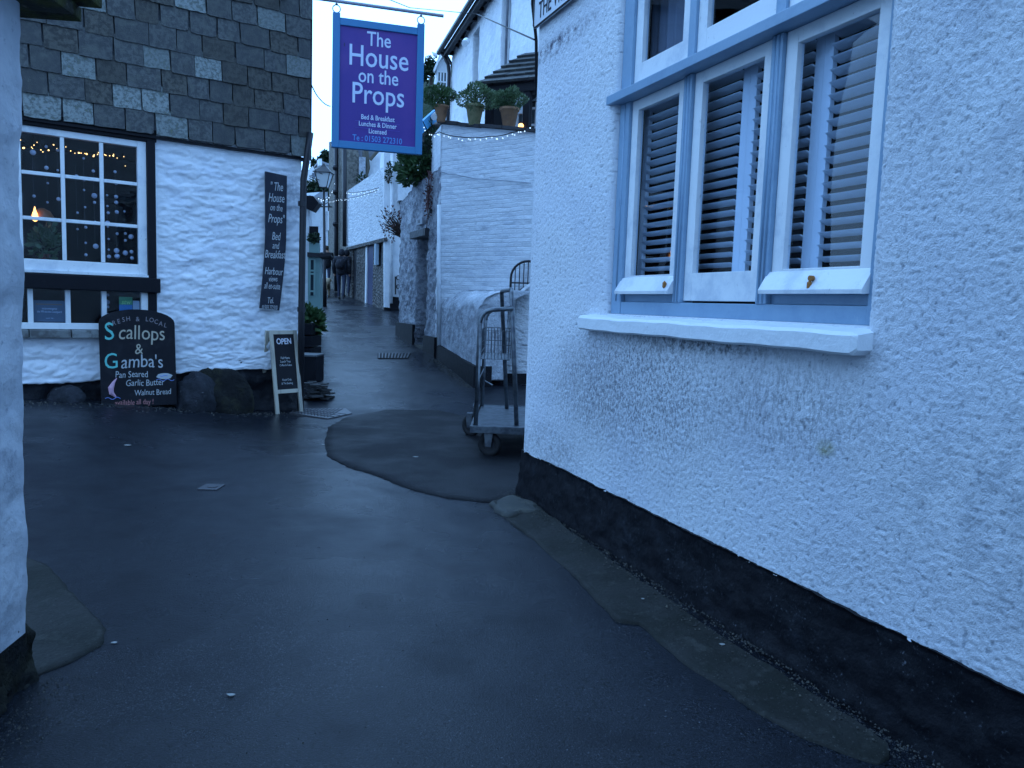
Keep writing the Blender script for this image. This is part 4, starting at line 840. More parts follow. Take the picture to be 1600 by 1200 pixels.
MB().tube([F2, F2+(F2t-F2)*.5, F2t, F2t+(B2t-F2t)*.03+Vector((0, 0, .035)), F2t+(B2t-F2t)*.97+Vector((0, 0, .035)), B2t, B2_], .023, 10).build('push_handle', GALV, tr, smooth=True)
# basket
bx0, bx1, by0, by1, bz0, bz1 = -.34, -.03, 7.75, 8.75, .95, 1.24
bk = MB()
for z in (bz0, .5*(bz0+bz1), bz1): bk.tube([(bx0, by0, z), (bx1, by0, z), (bx1, by1, z), (bx0, by1, z)], .005, 5, closed=True)
bk.build('basket_rim', GALV, tr)
bk = MB()
for i in range(9):
    x = bx0+(bx1-bx0)*(i+.5)/9; bk.tube([(x, by0, bz0), (x, by0, bz1)], .004, 4); bk.tube([(x, by1, bz0), (x, by1, bz1)], .004, 4); bk.tube([(x, by0, bz0), (x, by1, bz0)], .004, 4)
for i in range(18):
    y = by0+(by1-by0)*(i+.5)/18; bk.tube([(bx0, y, bz0), (bx0, y, bz1)], .004, 4); bk.tube([(bx0, y, bz0), (bx1, y, bz0)], .004, 4)
tag(bk.build('basket_wires', GALV, tr), kind='stuff')
MB().box((bx1+.004, (by0+by1)/2, (bz0+bz1)/2), (.004, (by1-by0)/2, (bz1-bz0)/2-.01)).build('basket_plate', GALV, tr)
for z in (.75, 1.0): MB().tube([(Xl+.06, 7.52, z), (Xl+.06, 8.98, z)], .006, 6).build('rail', GALV, tr)
for cx, cy in ((-.20, 7.52), (-.45, 8.66), (.38, 7.52), (.38, 8.72)):
    g_ = gz(cx, cy); wr = .122; ax = Vector((math.cos(1.15), math.sin(1.15), 0)) if cy < 8 else Vector((math.cos(.9), math.sin(.9), 0))
    c = Vector((cx, cy, g_+wr)); ty = Vector((-ax.y, ax.x, 0)); mb = MB(); o = 0; n = 24
    prof = [(.06, -.02), (.1, -.028), (wr, -.018), (wr, .018), (.1, .028), (.06, .02)]
    for k in range(n):
        t = 2*math.pi*k/n; rad = ty*math.cos(t)+Vector((0, 0, 1))*math.sin(t)
        for r2, a in prof: mb.v.append(tuple(c+rad*r2+ax*a))
    for k in range(n):
        for j in range(6): mb.f.append((k*6+j, ((k+1) % n)*6+j, ((k+1) % n)*6+(j+1) % 6, k*6+(j+1) % 6))
    wh = mb.build('wheel', RUBBER, tr, smooth=True)
    MB().tube([c-ax*.018, c+ax*.018], .062, 16).build('rim', BLACKMET, wh)
    fk = MB(); 
    for s in (-1, 1): fk.hexa([c+ax*s*.034-ty*.03+Vector((0, 0, -.02)), c+ax*s*.04-ty*.03+Vector((0, 0, -.02)), c+ax*s*.04+ty*.03+Vector((0, 0, -.02)), c+ax*s*.034+ty*.03+Vector((0, 0, -.02)), c+ax*s*.034-ty*.05+Vector((0, 0, .13)), c+ax*s*.04-ty*.05+Vector((0, 0, .13)), c+ax*s*.04+ty*.05+Vector((0, 0, .13)), c+ax*s*.034+ty*.05+Vector((0, 0, .13))])
    fk.box((c.x, c.y, Zp-.055), (.05, .05, .012)); fk.build('fork', GALV, tr)

# ------------------------------------------------------------------ terrace garden wall and buttress
PW = plane2((-1.44, 14.5), (.14, 13.2)); gw = thing('terrace_wall', (-1.4, 14.5, .5), 'white painted terrace wall carrying flowerpots right of the alley', 'wall')
def gpoly(name, m, parent, P, uz, thick, n=0): return MB().prism([P.pt(u, z, n) for u, z in uz], -P.n*thick).build(name, m, parent)
uA = PW.px(688, 300)[0]; zA = PW.px(688, 192)[1]; uB = PW.px(832, 300)[0]; zB_ = PW.px(832, 205)[1]; uE = uB+1.5
sl_ = (zB_-zA)/(uB-uA)
def disp_w1(U, Z):
    a = fbm(U*1.5, Z*9, 3, 41); c = fbm(U*6, Z*14, 3, 44); return .008*a+.005*c, a
rough_wall('wall', PW, uA, uE, .2, zA-.02, .03, disp_w1, WHITEBRICK, gw, zwarp=lambda U, Z: Z*(1+sl_*(U-uA)/zA*sm((Z-2)/2.5)), rim=.35)
for i in range(7):
    a = uA-.06+i*(uE-uA)/7; b = a+(uE-uA)/7-.01; za = zA+sl_*(a-uA); zb = zA+sl_*(b-uA); j = R.uniform(-.008, .008)
    MB().hexa([PW.pt(a, za-.03+j, -.34), PW.pt(b, zb-.03+j, -.34), PW.pt(b, zb-.03+j, .07), PW.pt(a, za-.03+j, .07), PW.pt(a, za+.03+j, -.34), PW.pt(b, zb+.03+j, -.34), PW.pt(b, zb+.03+j, .07), PW.pt(a, za+.03+j, .07)]).build('coping_stone', mat('dark_coping', (.05, .05, .055), .8, bump=[('noise', 12, .02)], rand=.2), gw, bevel=.008)
# left return of terrace wall, running up the alley
PWr = plane2((-1.46, 14.52), (-1.75, 15.6)); bar('wall', WHITEBRICK, gw, PWr, .03, 1.2, .3, zA-.03, -.3, 0)
# plinth blocks and buttress
C1 = at(687, 545, 14.4); Bt = at(744, 590, 12.1); Bk = at(776, 580, 13.3)
def batter(name, m, parent, pts, z0, z1s, inset, cap=True):
    """wedge of masonry: plan polygon pts, base z0, tops z1s"""
    n = len(pts); c = sum(pts, Vector((0, 0, 0)))/n; mb = MB(); rows = []
    K = 14
    for k in range(K+1):
        t = k/K; row = []
        for p, z1, ins in zip(pts, z1s, inset):
            e = 1-math.sqrt(max(0, 1-max(0, (t-.8)/.2)**2)); q = p+(c-p)*(ins*t+.25*e*(ins > 0)); row.append(Vector((q.x, q.y, z0+(z1-z0)*t)))
        rows.append(row)
    for r_ in rows: mb.v += [tuple(p) for p in r_]
    for k in range(K):
        for i in range(n): mb.f.append((k*n+i, k*n+(i+1) % n, (k+1)*n+(i+1) % n, (k+1)*n+i))
    mb.f.append(tuple(K*n+i for i in range(n))); return mb.build(name, m, parent, smooth=False)
def seg(a, b, k): return [a+(b-a)*i/k for i in range(k)]
pbt = [Vector((p.x, p.y, 0)) for p in (C1, Bt, Bk)]; pbt.append(Vector((C1.x+.5, C1.y+.3, 0)))
PBf = plane2(pbt[0], pbt[1]); Lb = (pbt[1]-pbt[0]).length
zt0 = PBf.px(690, 455)[1]; zt1 = PBf.px(742, 452)[1]
def disp_b(U, Z): a = fbm(U*3, Z*3, 4, 51); e = np.clip((Z+.08*a-1.40)/.34, 0, 1); return .018*a-.55*(1-np.sqrt(np.clip(1-e*e, 0, 1))), a
BUT = mat('stained_whitewash', (.42, .45, .50), .85, var=[(5, (.28, .30, .34), .45, .62), (16, (.5, .53, .58), .55, .68)], bump=[('noise', 9, .05), ('noise', 30, .01)], spots=[(tuple(PBf.pt(Lb*.75, 1.9, -.2)), (1.6, 1.6, .55), (.70, .73, .78), 1, 2.5)])
rough_wall('buttress', PBf, 0, Lb, .3, 1.74, .03, disp_b, BUT, gw, rim=.5)
mb = MB(); 
mb.prism([PBf.pt(u, z, .05) for u, z in ((-.05, -.1), (Lb+.02, -.1), (Lb+.02, PBf.px(744, 572)[1]), (-.05, PBf.px(687, 538)[1]))], -PBf.n*.3); mb.build('plinth', PLINTH, gw)
PBs = plane2(pbt[1], (.25, 12.3)); gs = thing('stair_parapet', (pbt[1].x, pbt[1].y, .2), 'white sloping stair parapet behind the trolley', 'wall')
PP = plane2((-.50, 12.6), (.9, 12.45))
wallpoly('wall', WHITESTONE, gs, PP, [(768, 640), (768, 503), (784, 480), (822, 448), (880, 410), (880, 640)], .22)
wallpoly('coping', WHITEREND, gs, PP, [(766, 505), (784, 478), (822, 446), (882, 406), (882, 412), (822, 452), (785, 484), (768, 509)], .27, n=.02)
wallpoly('plinth', PLINTH, gs, PP, [(740, 650), (740, 572), (772, 572), (772, 584), (880, 584), (880, 650)], .3, n=.07)
for i in range(5):
    a = PP.pt(.2+.28*i, .2+.17*i, -.25); MB().bar(PP, .2+.28*i, 2, .1+.17*i, .27+.17*i, -1.2, -.25).build('step', KERBSTONE, gs)
MB().tube([at(746, 588, 12.2), at(770, 602, 11.6)], .012, 6).build('bolt_bar', GALV, gs)
# iron gate
ig = thing('iron_gate', tuple(at(815, 470, 13.1)), 'black wrought iron gate with arched top above the stair parapet', 'gate')
PG = plane2((-.5, 13.12), (.9, 12.95)); u0, z0 = PG.px(797, 470); u1, z1 = PG.px(823, 408); cu_ = u1+.03; hw = cu_-u0
def garc(r_, z, a0=0, a1=180, k=14): return [PG.pt(cu_-r_*math.cos(math.radians(a0+(a1-a0)*i/k)), z+r_*1.0*math.sin(math.radians(a0+(a1-a0)*i/k))) for i in range(k+1)]
zs_ = z1-hw; MB().tube([PG.pt(u0, 1.0)]+garc(hw, zs_)+[PG.pt(cu_+hw, 1.0)], .022, 6).build('frame', BLACKMET, ig, smooth=True)
for i in range(1, 8):
    x = u0+2*hw*i/8; h_ = math.sqrt(max(0, hw*hw-(x-cu_)**2)); MB().tube([PG.pt(x, 1.0), PG.pt(x, zs_+h_)], .009, 5).build('bar', BLACKMET, ig)
for z in (zs_-.08, 1.1): MB().tube([PG.pt(u0, z), PG.pt(cu_+hw, z)], .013, 5).build('rail', BLACKMET, ig)
MB().tube(garc(hw*.55, zs_-.3), .013, 6).build('scroll', BLACKMET, ig, smooth=True); MB().tube(garc(hw*.35, zs_-.3), .011, 6).build('scroll', BLACKMET, ig, smooth=True)

# pots on the terrace wall
def pot(x, yb, yt, d, fx, fy, fr_, label, m, leafm, seed, lean=0):
    b = at(x, yb, d); h = at(x, yt, d).z-b.z; b.z -= .015; t = thing('potted_plant', tuple(b), label, 'potted plant', 'potted plants on the terrace wall')
    k = h/.36; p_ = MB().lathe([(.09*k, 0), (.10*k, .01), (.155*k, h*.85), (.175*k, h*.87), (.18*k, h), (.15*k, h), (.14*k, h*.9)], b, 18).build('pot', m, t, smooth=True)
    f_ = at(fx, fy, d); r_ = fr_/FPX*d; leaf_cloud(f_, (r_*1.4, r_*1.1, r_*.95), 2400, .05, leafm, 'foliage', t, seed, up=.5, flat=.8)
    st_ = MB(); rr = random.Random(seed)
    for i in range(14): e = Vector((rr.uniform(-1, 1)*r_*.8, rr.uniform(-1, 1)*r_*.6, r_*rr.uniform(.3, .8))); st_.tube([b+Vector((0, 0, h*.9)), f_+e], .005, 4)
    st_.build('stems', TWIG, t); return t
pot(689, 189, 164, 14.35, 685, 152, 17, 'terracotta pot with bushy green herbs at the left end of the terrace wall', TERRA, LEAF, 1)
pot(741, 195, 163, 14.0, 746, 153, 21, 'mossy cream pot with rounded bush, middle one on the terrace wall', MOSSPOT, LEAF2, 2)
pot(795, 201, 168, 13.55, 794, 157, 17, 'tall terracotta pot with clipped green bush in front of the porch', TERRA, LEAF2, 3)
wl = thing('wall_spotlight', tuple(at(680, 181, 14.3)), 'small white cylindrical spotlight at the left end of the terrace wall', 'lamp')
MB().tube([at(678, 183, 14.3), at(686, 177, 14.5)], .06, 12).build('housing', WHITEP, wl); MB().tube([at(685, 179, 14.4), at(688, 190, 14.4)], .02, 6).build('arm', WHITEP, wl)

# ------------------------------------------------------------------ tall white house behind terrace
PH = plane2((-2.06, 23.04), (.36, 14.88)); th = thing('tall_white_house', (-2.06, 23.04, 1), 'tall white rendered house with dark gutter above the terrace', 'house')
uH0 = 0; zE = PH.px(705, 84)[1]; LH = 9.0
rough_wall('wall', PH, 0, LH, 1.0, zE, .05, lambda U, Z: (.02*fbm(U*2, Z*2, 3, 61)+.01*fbm(U*8, Z*8, 2, 62), U), WHITEREND, th, [(PH.px(738, 100)[0], PH.px(748, 100)[0], 4.6, zE-.35), (PH.px(783, 60)[0], PH.px(797, 60)[0], 5.6, zE-.2)], reveal=.25, rim=.3)
for xa, xb, zl, zh in ((738, 748, 4.6, zE-.35), (783, 797, 5.6, zE-.2)):
    a, b = PH.px(xa, 80)[0], PH.px(xb, 80)[0]; f_ = MB(); f_.bar(PH, a, a+.07, zl, zh, -.26, -.2); f_.bar(PH, b-.07, b, zl, zh, -.26, -.2); f_.bar(PH, a, b, zl, zl+.08, -.25, -.21); f_.bar(PH, a, b, (zl+zh)/2-.03, (zl+zh)/2+.03, -.25, -.21)
    o = f_.build('window', WHITEP, th); bar('pane', TEALGL, o, PH, a, b, zl, zh, -.262, -.245); bar('back', GREYREND, th, PH, a-.2, b+.2, zl-.2, zh+.2, -.34, -.27)
mb = MB(); mb.bar(PH, .02, .3, 1, zE, -6, -.31); mb.bar(PH, LH-.3, LH, 1, zE, -6, -.31); mb.build('wall', WHITEREND, th)
MB().prism([PH.pt(-.15, zE-.02, .28), PH.pt(-.15, zE+2.4, -3.2), PH.pt(-.15, zE, -6.2)], PH.D*(LH+.3)).build('roof', ROOFS, th)
gt = MB(); gt.tube([PH.pt(-.2, zE+.0, .36), PH.pt(LH, zE+.0, .36)], .075, 8); gt.build('gutter', BLACKMET, th, smooth=True)
bar('fascia', BLACKWOOD, th, PH, -.15, LH, zE-.18, zE-.03, .16, .27)
for i in range(12): bar('rafter_end', BLACKWOOD, th, PH, .2+i*.7, .3+i*.7, zE-.16, zE-.06, .02, .155)
MB().tube([PH.pt(.0, zE, .34), PH.pt(.03, zE-.35, .12), PH.pt(.03, zE-.6, .08), PH.pt(.03, 3.5, .08)], .055, 8).build('downpipe', BLACKMET, th, smooth=True)
MB().tube([PH.pt(PH.px(790, 60)[0]+.25, 5.5, .05), PH.pt(PH.px(790, 60)[0]+.25, zE-.2, .05)], .03, 6).build('pipe', GREYREND, th)
sp2 = thing('dish_light', tuple(at(727, 66, 16.8)), 'small white floodlight under the eave of the tall white house', 'lamp'); MB().tube([at(726, 68, 16.8), at(729, 64, 17)], .07, 10).build('housing', WHITEP, sp2)
# porch
po = thing('slate_porch', tuple(at(795, 195, 14.6)), 'dark timber porch with hipped slate roof behind the terrace pots', 'porch')
PP2 = plane2((-.94, 14.7), (.9, 13.9)); eL, ez = PP2.px(750, 136); eR = PP2.px(850, 138)[0]; apu, apz = PP2.px(820, 84, -.9)
eave = [PP2.pt(eL, ez, .15), PP2.pt(eR, ez, .15)]; ridge = [PP2.pt(apu, apz, -.9), PP2.pt(apu+.6, apz, -.9)]; eaveB = PP2.pt(eL, ez, -2.0)
MB().add([eave[0], eave[1], ridge[1]+(eave[1]-ridge[1])*0, ridge[0], eaveB, PP2.pt(eR, ez, -2)], [(0, 1, 2, 3), (0, 3, 4), (4, 3, 2, 5), (1, 5, 2), (0, 4, 5, 1)]).build('roof', ROOFS, po)
for r_ in range(6):
    t0, t1 = r_/6, (r_+1)/6; a0 = eave[0].lerp(ridge[0], t0); b0 = eave[1].lerp(ridge[1], t0); a1 = eave[0].lerp(ridge[0], t1); b1 = eave[1].lerp(ridge[1], t1); nn_ = (b0-a0).cross(a1-a0).normalized(); nn_ = nn_ if nn_.dot(PP2.n) > 0 else -nn_
    k = max(2, int((b0-a0).length/.3)); off_ = R.uniform(0, .5)/k
    for j in range(k+1):
        s0 = max(0, (j-1)/k+off_); s1 = min(1, j/k+off_)
        if s1-s0 < .03: continue
        q = [a0.lerp(b0, s0+.004), a0.lerp(b0, s1-.004), a1.lerp(b1, s1-.004), a1.lerp(b1, s0+.004)]; h_ = .03+R.uniform(0, .012)
        MB().hexa([p+nn_*.004 for p in q]+[q[0]+nn_*(h_+.02), q[1]+nn_*(h_+.02), q[2]+nn_*(.012), q[3]+nn_*(.012)]).build('slate', SLATE, po)
bar('eave_beam', BLACKWOOD, po, PP2, eL+.1, eR, ez-.16, ez-.01, -.1, .08)
zf = PP2.px(790, 200)[1]-.3
for xx in (765, 824): u = PP2.px(xx, 160)[0]; bar('post', BLACKWOOD, po, PP2, u-.06, u+.06, zf, ez-.16, -.08, .06)
uw0, uw1 = PP2.px(772, 150)[0], PP2.px(822, 150)[0]
f_ = MB(); nfr = 5
for i in range(nfr+1): u = uw0+(uw1-uw0)*i/nfr; f_.bar(PP2, u-.022, u+.022, zf, ez-.2, -.55, -.5)
for z in (zf+.15, zf+.45, zf+.75): f_.bar(PP2, uw0, uw1, z-.02, z+.02, -.549, -.505)
o = f_.build('window', WHITEP, po); bar('pane', TEALGL, o, PP2, uw0, uw1, zf, ez-.2, -.57, -.556)
bar('back_panel', BLACKWOOD, po, PP2, uw0-.3, uw1+.4, zf, ez-.16, -.7, -.6)
pn_ = thing('white_panel_sign', tuple(at(812, 175, 14.3)), 'plain pale panel on the porch behind the right hand pot', 'panel'); MB().bar(PP2, PP2.px(806, 150)[0], PP2.px(822, 150)[0], PP2.px(812, 178)[1], PP2.px(812, 152)[1], .0, .03).build('panel', mat('pale_panel', (.45, .5, .55), .5), pn_)
plamp = thing('porch_lamp', tuple(at(813, 197, 14.1)), 'small warm glowing lamp inside the porch', 'lamp'); MB().ball(at(814, 197, 14.2), .05, 10).build('bulb', WARM2, plamp)

# dormer house
dh = thing('dormer_house', tuple(at(692, 150, 24.5)), 'small gabled white dormer with dark roof left of the tall white house', 'house')
PD = plane2((-3.4, 24.3), (-1.4, 24.6)); 
wallpoly('wall', WHITEREND, dh, PD, [(682, 200), (682, 105), (692, 84), (705, 105), (705, 200)], 2.0)
for A_, B_ in (((678, 112), (692, 76)), ((692, 76), (712, 112))): a = PD.w(*A_, .12); b = PD.w(*B_, .12); MB().beam(a, b, .03, .08, up=PD.n).build('barge_board', WHITEP if A_[0] == 678 else BLACKWOOD, dh)
MB().hexa([PD.w(677, 113, .12), PD.w(692, 76, .12), PD.w(692, 76, -2.2), PD.w(677, 113, -2.2), PD.w(677, 109, .12), PD.w(692, 71, .12), PD.w(692, 71, -2.2), PD.w(677, 109, -2.2)]).build('roof', ROOFS, dh)
MB().hexa([PD.w(692, 76, .12), PD.w(712, 114, .12), PD.w(712, 114, -2.2), PD.w(692, 76, -2.2), PD.w(692, 71, .12), PD.w(712, 110, .12), PD.w(712, 110, -2.2), PD.w(692, 71, -2.2)]).build('roof', ROOFS, dh)
f_ = MB(); a, z1_ = PD.px(684, 112); b, _ = PD.px(698, 112); z0_ = PD.px(690, 160)[1]
for u in np.linspace(a, b, 4): f_.bar(PD, u-.02, u+.02, z0_, z1_, .0, .05)
for z in np.linspace(z0_, z1_, 4): f_.bar(PD, a, b, z-.02, z+.02, .003, .045)
o = f_.build('window', WHITEP, dh); bar('pane', TEALGL, o, PD, a, b, z0_, z1_, -.01, .01)
fin = thing('roof_finial', tuple(PD.w(680, 84)), 'small pale gull shaped finial at the dormer roof', 'finial'); MB().tube([PD.w(682, 88, .05), PD.w(679, 85, .05), PD.w(675, 81, .05)], [.05, .06, .01], 6).build('finial', WHITEREND, fin)

# ------------------------------------------------------------------ grey pebbled wall with door (right of alley)
P2w = plane2((-2.60, 17.3), (-1.44, 14.5)); w2 = thing('grey_garden_wall', (-2.6, 17.3, .7), 'tall grey pebbled wall with a recessed dark doorway and lintel in the alley', 'wall')
L2 = math.hypot(1.16, 2.8); uD0 = P2w.px(650, 450)[0]; uD1 = P2w.px(667, 450)[0]; zD1 = P2w.px(655, 372)[1]; zDb = .2
def zt_w2(U, Z): 
    t_ = np.interp(U, [0, .35*L2, L2], [P2w.px(626, 318)[1], P2w.px(650, 290)[1], P2w.px(685, 262)[1]]); return Z*(1+(t_/3.6-1)*sm((Z-2.9)/.7))
rough_wall('wall', P2w, 0, L2, .45, 3.6, .03, lambda U, Z: (.035*fbm(U*5, Z*5, 4, 71)+.02*fbm(U*1.2, Z*1.2, 2, 72), U), GREYWALL, w2, [(uD0, uD1, .45, zD1)], reveal=.30, zwarp=zt_w2, rim=.4)
bar('plinth', PLINTH, w2, P2w, -.02, uD0, -.1, P2w.px(640, 506)[1], -.2, .06); bar('plinth', PLINTH, w2, P2w, uD1, L2, -.1, P2w.px(676, 526)[1], -.2, .06)
bar('door', BLACKWOOD, w2, P2w, uD0-.02, uD1+.02, .5, zD1, -.38, -.29); bar('lintel', mat('slate_lintel', (.08, .085, .09), .7, bump=[('noise', 12, .02)]), w2, P2w, uD0-.12, uD1+.1, zD1-.01, zD1+.13, -.3, .13, bevel=.01)
bar('doorstep', KERBSTONE, w2, P2w, uD0, uD1, .2, .62, -.45, .02)
hp2 = thing('house_name_plaque', tuple(P2w.pt(uD0+.3, zD1+.35, .03)), 'tiny grey name plaque above the lintel in the grey wall', 'sign'); bar('plaque', mat('plaque_grey', (.3, .32, .36), .6), hp2, P2w, uD0+.1, uD0+.55, zD1+.25, zD1+.38, .03, .06)
text('THE', wallM(P2w, uD0+.33, zD1+.28, .062), .1, 1, mat('plaque_letter', (.08, .09, .1), .6), hp2)
wlp = thing('wall_lantern', tuple(P2w.pt(uD1+.3, zD1+.1, .1)), 'small black wall lantern right of the recessed alley doorway', 'lamp'); mb = MB(); mb.bar(P2w, uD1+.25, uD1+.33, zD1-.02, zD1+.12, .08, .16); mb.bar(P2w, uD1+.27, uD1+.31, zD1+.4, zD1+.48, .02, .08); mb.tube([P2w.pt(uD1+.29, zD1+.12, .12), P2w.pt(uD1+.29, zD1+.44, .06)], .01, 5); mb.build('lantern', BLACKMET, wlp)
MB().tube([at(686, 320, 14.35), at(685.5, 540, 14.35)], .035, 8).build('downpipe', WHITEP, gw, smooth=True)
# planting over the walls
def shrub(name, c, rad, n, size, m, label, cat, seed, twigs=10, foot=None, flat=1.0, group=None):
    t = thing(name, tuple(foot or c), label, cat, group); leaf_cloud(c, rad, n, size, m, 'foliage', t, seed, up=.1, flat=flat)
    mb = MB(); rr = random.Random(seed); f0 = Vector(foot) if foot else Vector(c)-Vector((0, 0, rad[2]))
    for i in range(twigs):
        e = Vector(c)+Vector((rr.uniform(-1, 1)*rad[0], rr.uniform(-1, 1)*rad[1], rr.uniform(-.6, 1)*rad[2]))*.85; mid = f0.lerp(e, .5)+Vector((rr.uniform(-.1, .1), rr.uniform(-.1, .1), rr.uniform(0, .12))); mb.tube([f0, mid, e], [.018, .012, .004], 5)
    mb.build('branches', TWIG, t); return t
c = at(655, 262, 15.9); shrub('wall_shrub', c, (.42, .35, .33), 1500, .13, LEAF, 'leafy green shrub spilling over the grey alley wall under the sign', 'shrub', 11, foot=tuple(c+Vector((.15, .1, -.3))))
c = at(612, 350, 17.6); shrub('bare_bush', c, (.26, .3, .38), 200, .07, VINE, 'nearly bare twiggy bush with reddish leaves at the wall end', 'bush', 12, twigs=40, foot=tuple(c+Vector((.25, 0, -.3))))
vn = thing('red_vine', tuple(at(672, 275, 15.2)), 'thin reddish vine hanging down the grey alley wall', 'vine'); mb = MB(); rr = random.Random(5)
for k in range(7):
    x = 672+rr.uniform(-4, 4); pts = [];
    for i in range(8): pts.append(P2w.w(x-i*.5+rr.uniform(-2, 2), 268+i*rr.uniform(7, 12), .06))
    mb.tube(pts, .009, 4)
mb.build('stems', VINE, vn)
for k in range(3): leaf_cloud(P2w.w(671-k, 285+k*20, .08), (.06, .06, .2), 50, .06, VINE, 'foliage', vn, 20+k)
# stone pier with ivy behind the sign
sp_ = thing('stone_pier', tuple(at(675, 250, 15.6)), 'dark rubble stone pier with ivy between sign and terrace wall', 'pier'); PD2 = plane2((-2.5, 15.9), (-1.3, 15.6))
wallpoly('wall', DARKRUBBLE, sp_, PD2, [(658, 290), (658, 205), (672, 196), (690, 190), (692, 290)], .6); leaf_cloud(PD2.w(674, 225, .08), (.2, .1, .4), 500, .07, LEAFD, 'ivy', sp_, 31)
# ladder-like blue bracket
bb_ = thing('blue_balustrade', tuple(at(672, 185, 15.5)), 'bright blue painted handrail right of the hanging sign', 'handrail'); 
for y0, y1 in ((202, 178), (196, 172), (208, 185)): MB().beam(at(655, y0, 15.4), at(682, y1, 15.9), .03, .035).build('rail', FIREBLUE, bb_)
# slate roof piece under bracket
lr = thing('low_slate_roof', tuple(at(670, 200, 16.2)), 'low grey slate roof slope beneath the blue handrail', 'roof'); MB().hexa([at(654, 222, 16), at(690, 205, 16), at(690, 185, 18), at(654, 200, 18), at(654, 219, 16), at(690, 202, 16), at(690, 182, 18), at(654, 197, 18)]).build('slope', ROOFS, lr)

# ------------------------------------------------------------------ narrow white house with pipe
n3 = thing('narrow_white_house', (-3.8, 22.6, 1.2), 'narrow white house with a long white downpipe mid alley', 'house'); P3 = plane2((-3.95, 22.6), (-2.6, 22.9))
wallpoly('wall', WHITEREND, n3, P3, [(600, 480), (600, 225), (660, 200), (660, 485)], 2.5); wallpoly('plinth', PLINTH, n3, P3, [(609, 485), (609, 463), (640, 466), (640, 490)], .3, n=.03)
MB().tube([P3.w(612.5, 225, .08), P3.w(611, 474, .08)], .05, 8).build('downpipe', WHITEP, n3, smooth=True)
bw = bar('bay', WHITEREND, n3, P3, P3.px(621, 300)[0], P3.px(640, 300)[0], P3.px(625, 316)[1], P3.px(625, 240)[1], .0, .4); bar('bay_shadow_board', BLACKWOOD, n3, P3, P3.px(624, 300)[0], P3.px(640, 300)[0], P3.px(625, 319)[1], P3.px(625, 316)[1]-.005, .0, .42)
bar('window_strip', WHITEP, n3, P3, P3.px(630, 300)[0], P3.px(631, 300)[0], P3.px(625, 312)[1], P3.px(625, 245)[1], .4, .43)
bxx = thing('meter_box', tuple(at(623, 440, 21)), 'black scrolled wall bracket low on the narrow white house', 'bracket'); mb = MB(); 
for i in range(4): c_ = P3.w(622+(i % 2)*4, 434+i*7, .06); mb.tube([c_+P3.D*.05*math.cos(t)+Vector((0, 0, .06*math.sin(t))) for t in [k*math.pi/4 for k in range(8)]], .015, 5, closed=True)
mb.tube([P3.w(618, 432, .05), P3.w(618, 460, .05)], .02, 5); mb.build('scrolls', BLACKMET, bxx)

# ------------------------------------------------------------------ long white wall over stone stores
P4 = plane2((-3.95, 23.0), (-6.45, 29.0)); ws = thing('stone_store', (-3.95, 23, 1.2), 'long white brick upper wall over dark stone stores with doors', 'building')
uq = lambda x, y=400: P4.px(x, y)[0]
wallpoly('wall', WHITESTONE, ws, P4, [(600, 374), (600, 262), (597, 262), (570, 280), (540, 300), (541, 389)], .4, n=.02)
wallpoly('string_course', DARKRUBBLE, ws, P4, [(600, 377), (600, 371.5), (541, 386.5), (541, 391)], .1, n=.09)
# lower wall in piers so that door and window recesses are real
zb_ = .6
def seg4(xa, xb, ya=None, yb=None, m=DARKRUBBLE, n0=-.35, n1=0, name='wall'):
    a, b = uq(xa), uq(xb); zt_ = 3.42; bar(name, m, ws, P4, min(a, b), max(a, b), zb_ if yb is None else P4.px((xa+xb)/2, yb)[1], zt_ if ya is None else P4.px((xa+xb)/2, ya)[1], n0, n1)
for xa, xb in ((541, 551), (557, 571), (583, 590), (596.5, 601)): seg4(xa, xb)
seg4(590, 596.5, None, 378) if False else None
seg4(590, 596.5, 416, None); 
for xa, xb, m_, lab in ((551, 557, BLACKWOOD, 'black plank door of the stone store'), (573, 583, BLUEDOOR, 'deep blue door of the stone store')):
    o = bar('door', m_, ws, P4, uq(xa), uq(xb), .8, 3.3, -.08, -.04); o['label'] = lab
seg4(571, 573, None, None, WHITEP, -.08, -.0, 'door_frame')
bar('window', mat('pale_blue_shutter', (.3, .38, .45), .6), ws, P4, uq(590), uq(596.5), P4.px(593, 415)[1], P4.px(593, 384)[1], -.2, -.1)
bar('shutter', mat('pale_blue_shutter', (.3, .38, .45), .6), ws, P4, uq(591.8), uq(589.6), P4.px(591, 414)[1], P4.px(591, 381)[1], .0, .1)
bar('core', GREYREND, ws, P4, .1, 6.3, .3, 3.3, -3.2, -.38)
# ------------------------------------------------------------------ tall stone building (tower)
P5 = plane2((-6.43, 29.0), (-8.6, 34.5)); tw = thing('tall_stone_house', (-6.4, 29, 1.6), 'tall brown stone house with black pipes at the alley bend', 'house')
wallpoly('wall', TOWERSTONE, tw, P5, [(541, 478), (541, 215), (514, 222), (514, 462)], 3.5)
PT5 = plane2((-6.45, 28.98), (-3.0, 29.2))
wallpoly('wall', GREYREND, tw, PT5, [(541, 400), (541, 228), (566, 228), (566, 400)], 3.0); wallpoly('wall', WHITEREND, tw, PT5, [(566, 400), (566, 256), (600, 232), (640, 232), (640, 400)], 2.8, n=-.05)
wallpoly('wall', GREYREND, tw, PT5, [(566, 256), (566, 226), (640, 226), (640, 240), (600, 236)], 2.6, n=-.1)
for x in (525.5, 538.5): a = P5.w(x, 225, .12); b = P5.w(x, 455 if x < 530 else 385, .12); MB().tube([a, b], .085 if x < 530 else .075, 8).build('downpipe', BLACKMET, tw, smooth=True)
for y in (262, 300, 350): MB().ball(P5.w(524, y, .2), .12, 8).build('pipe_joint', BLACKMET, tw)
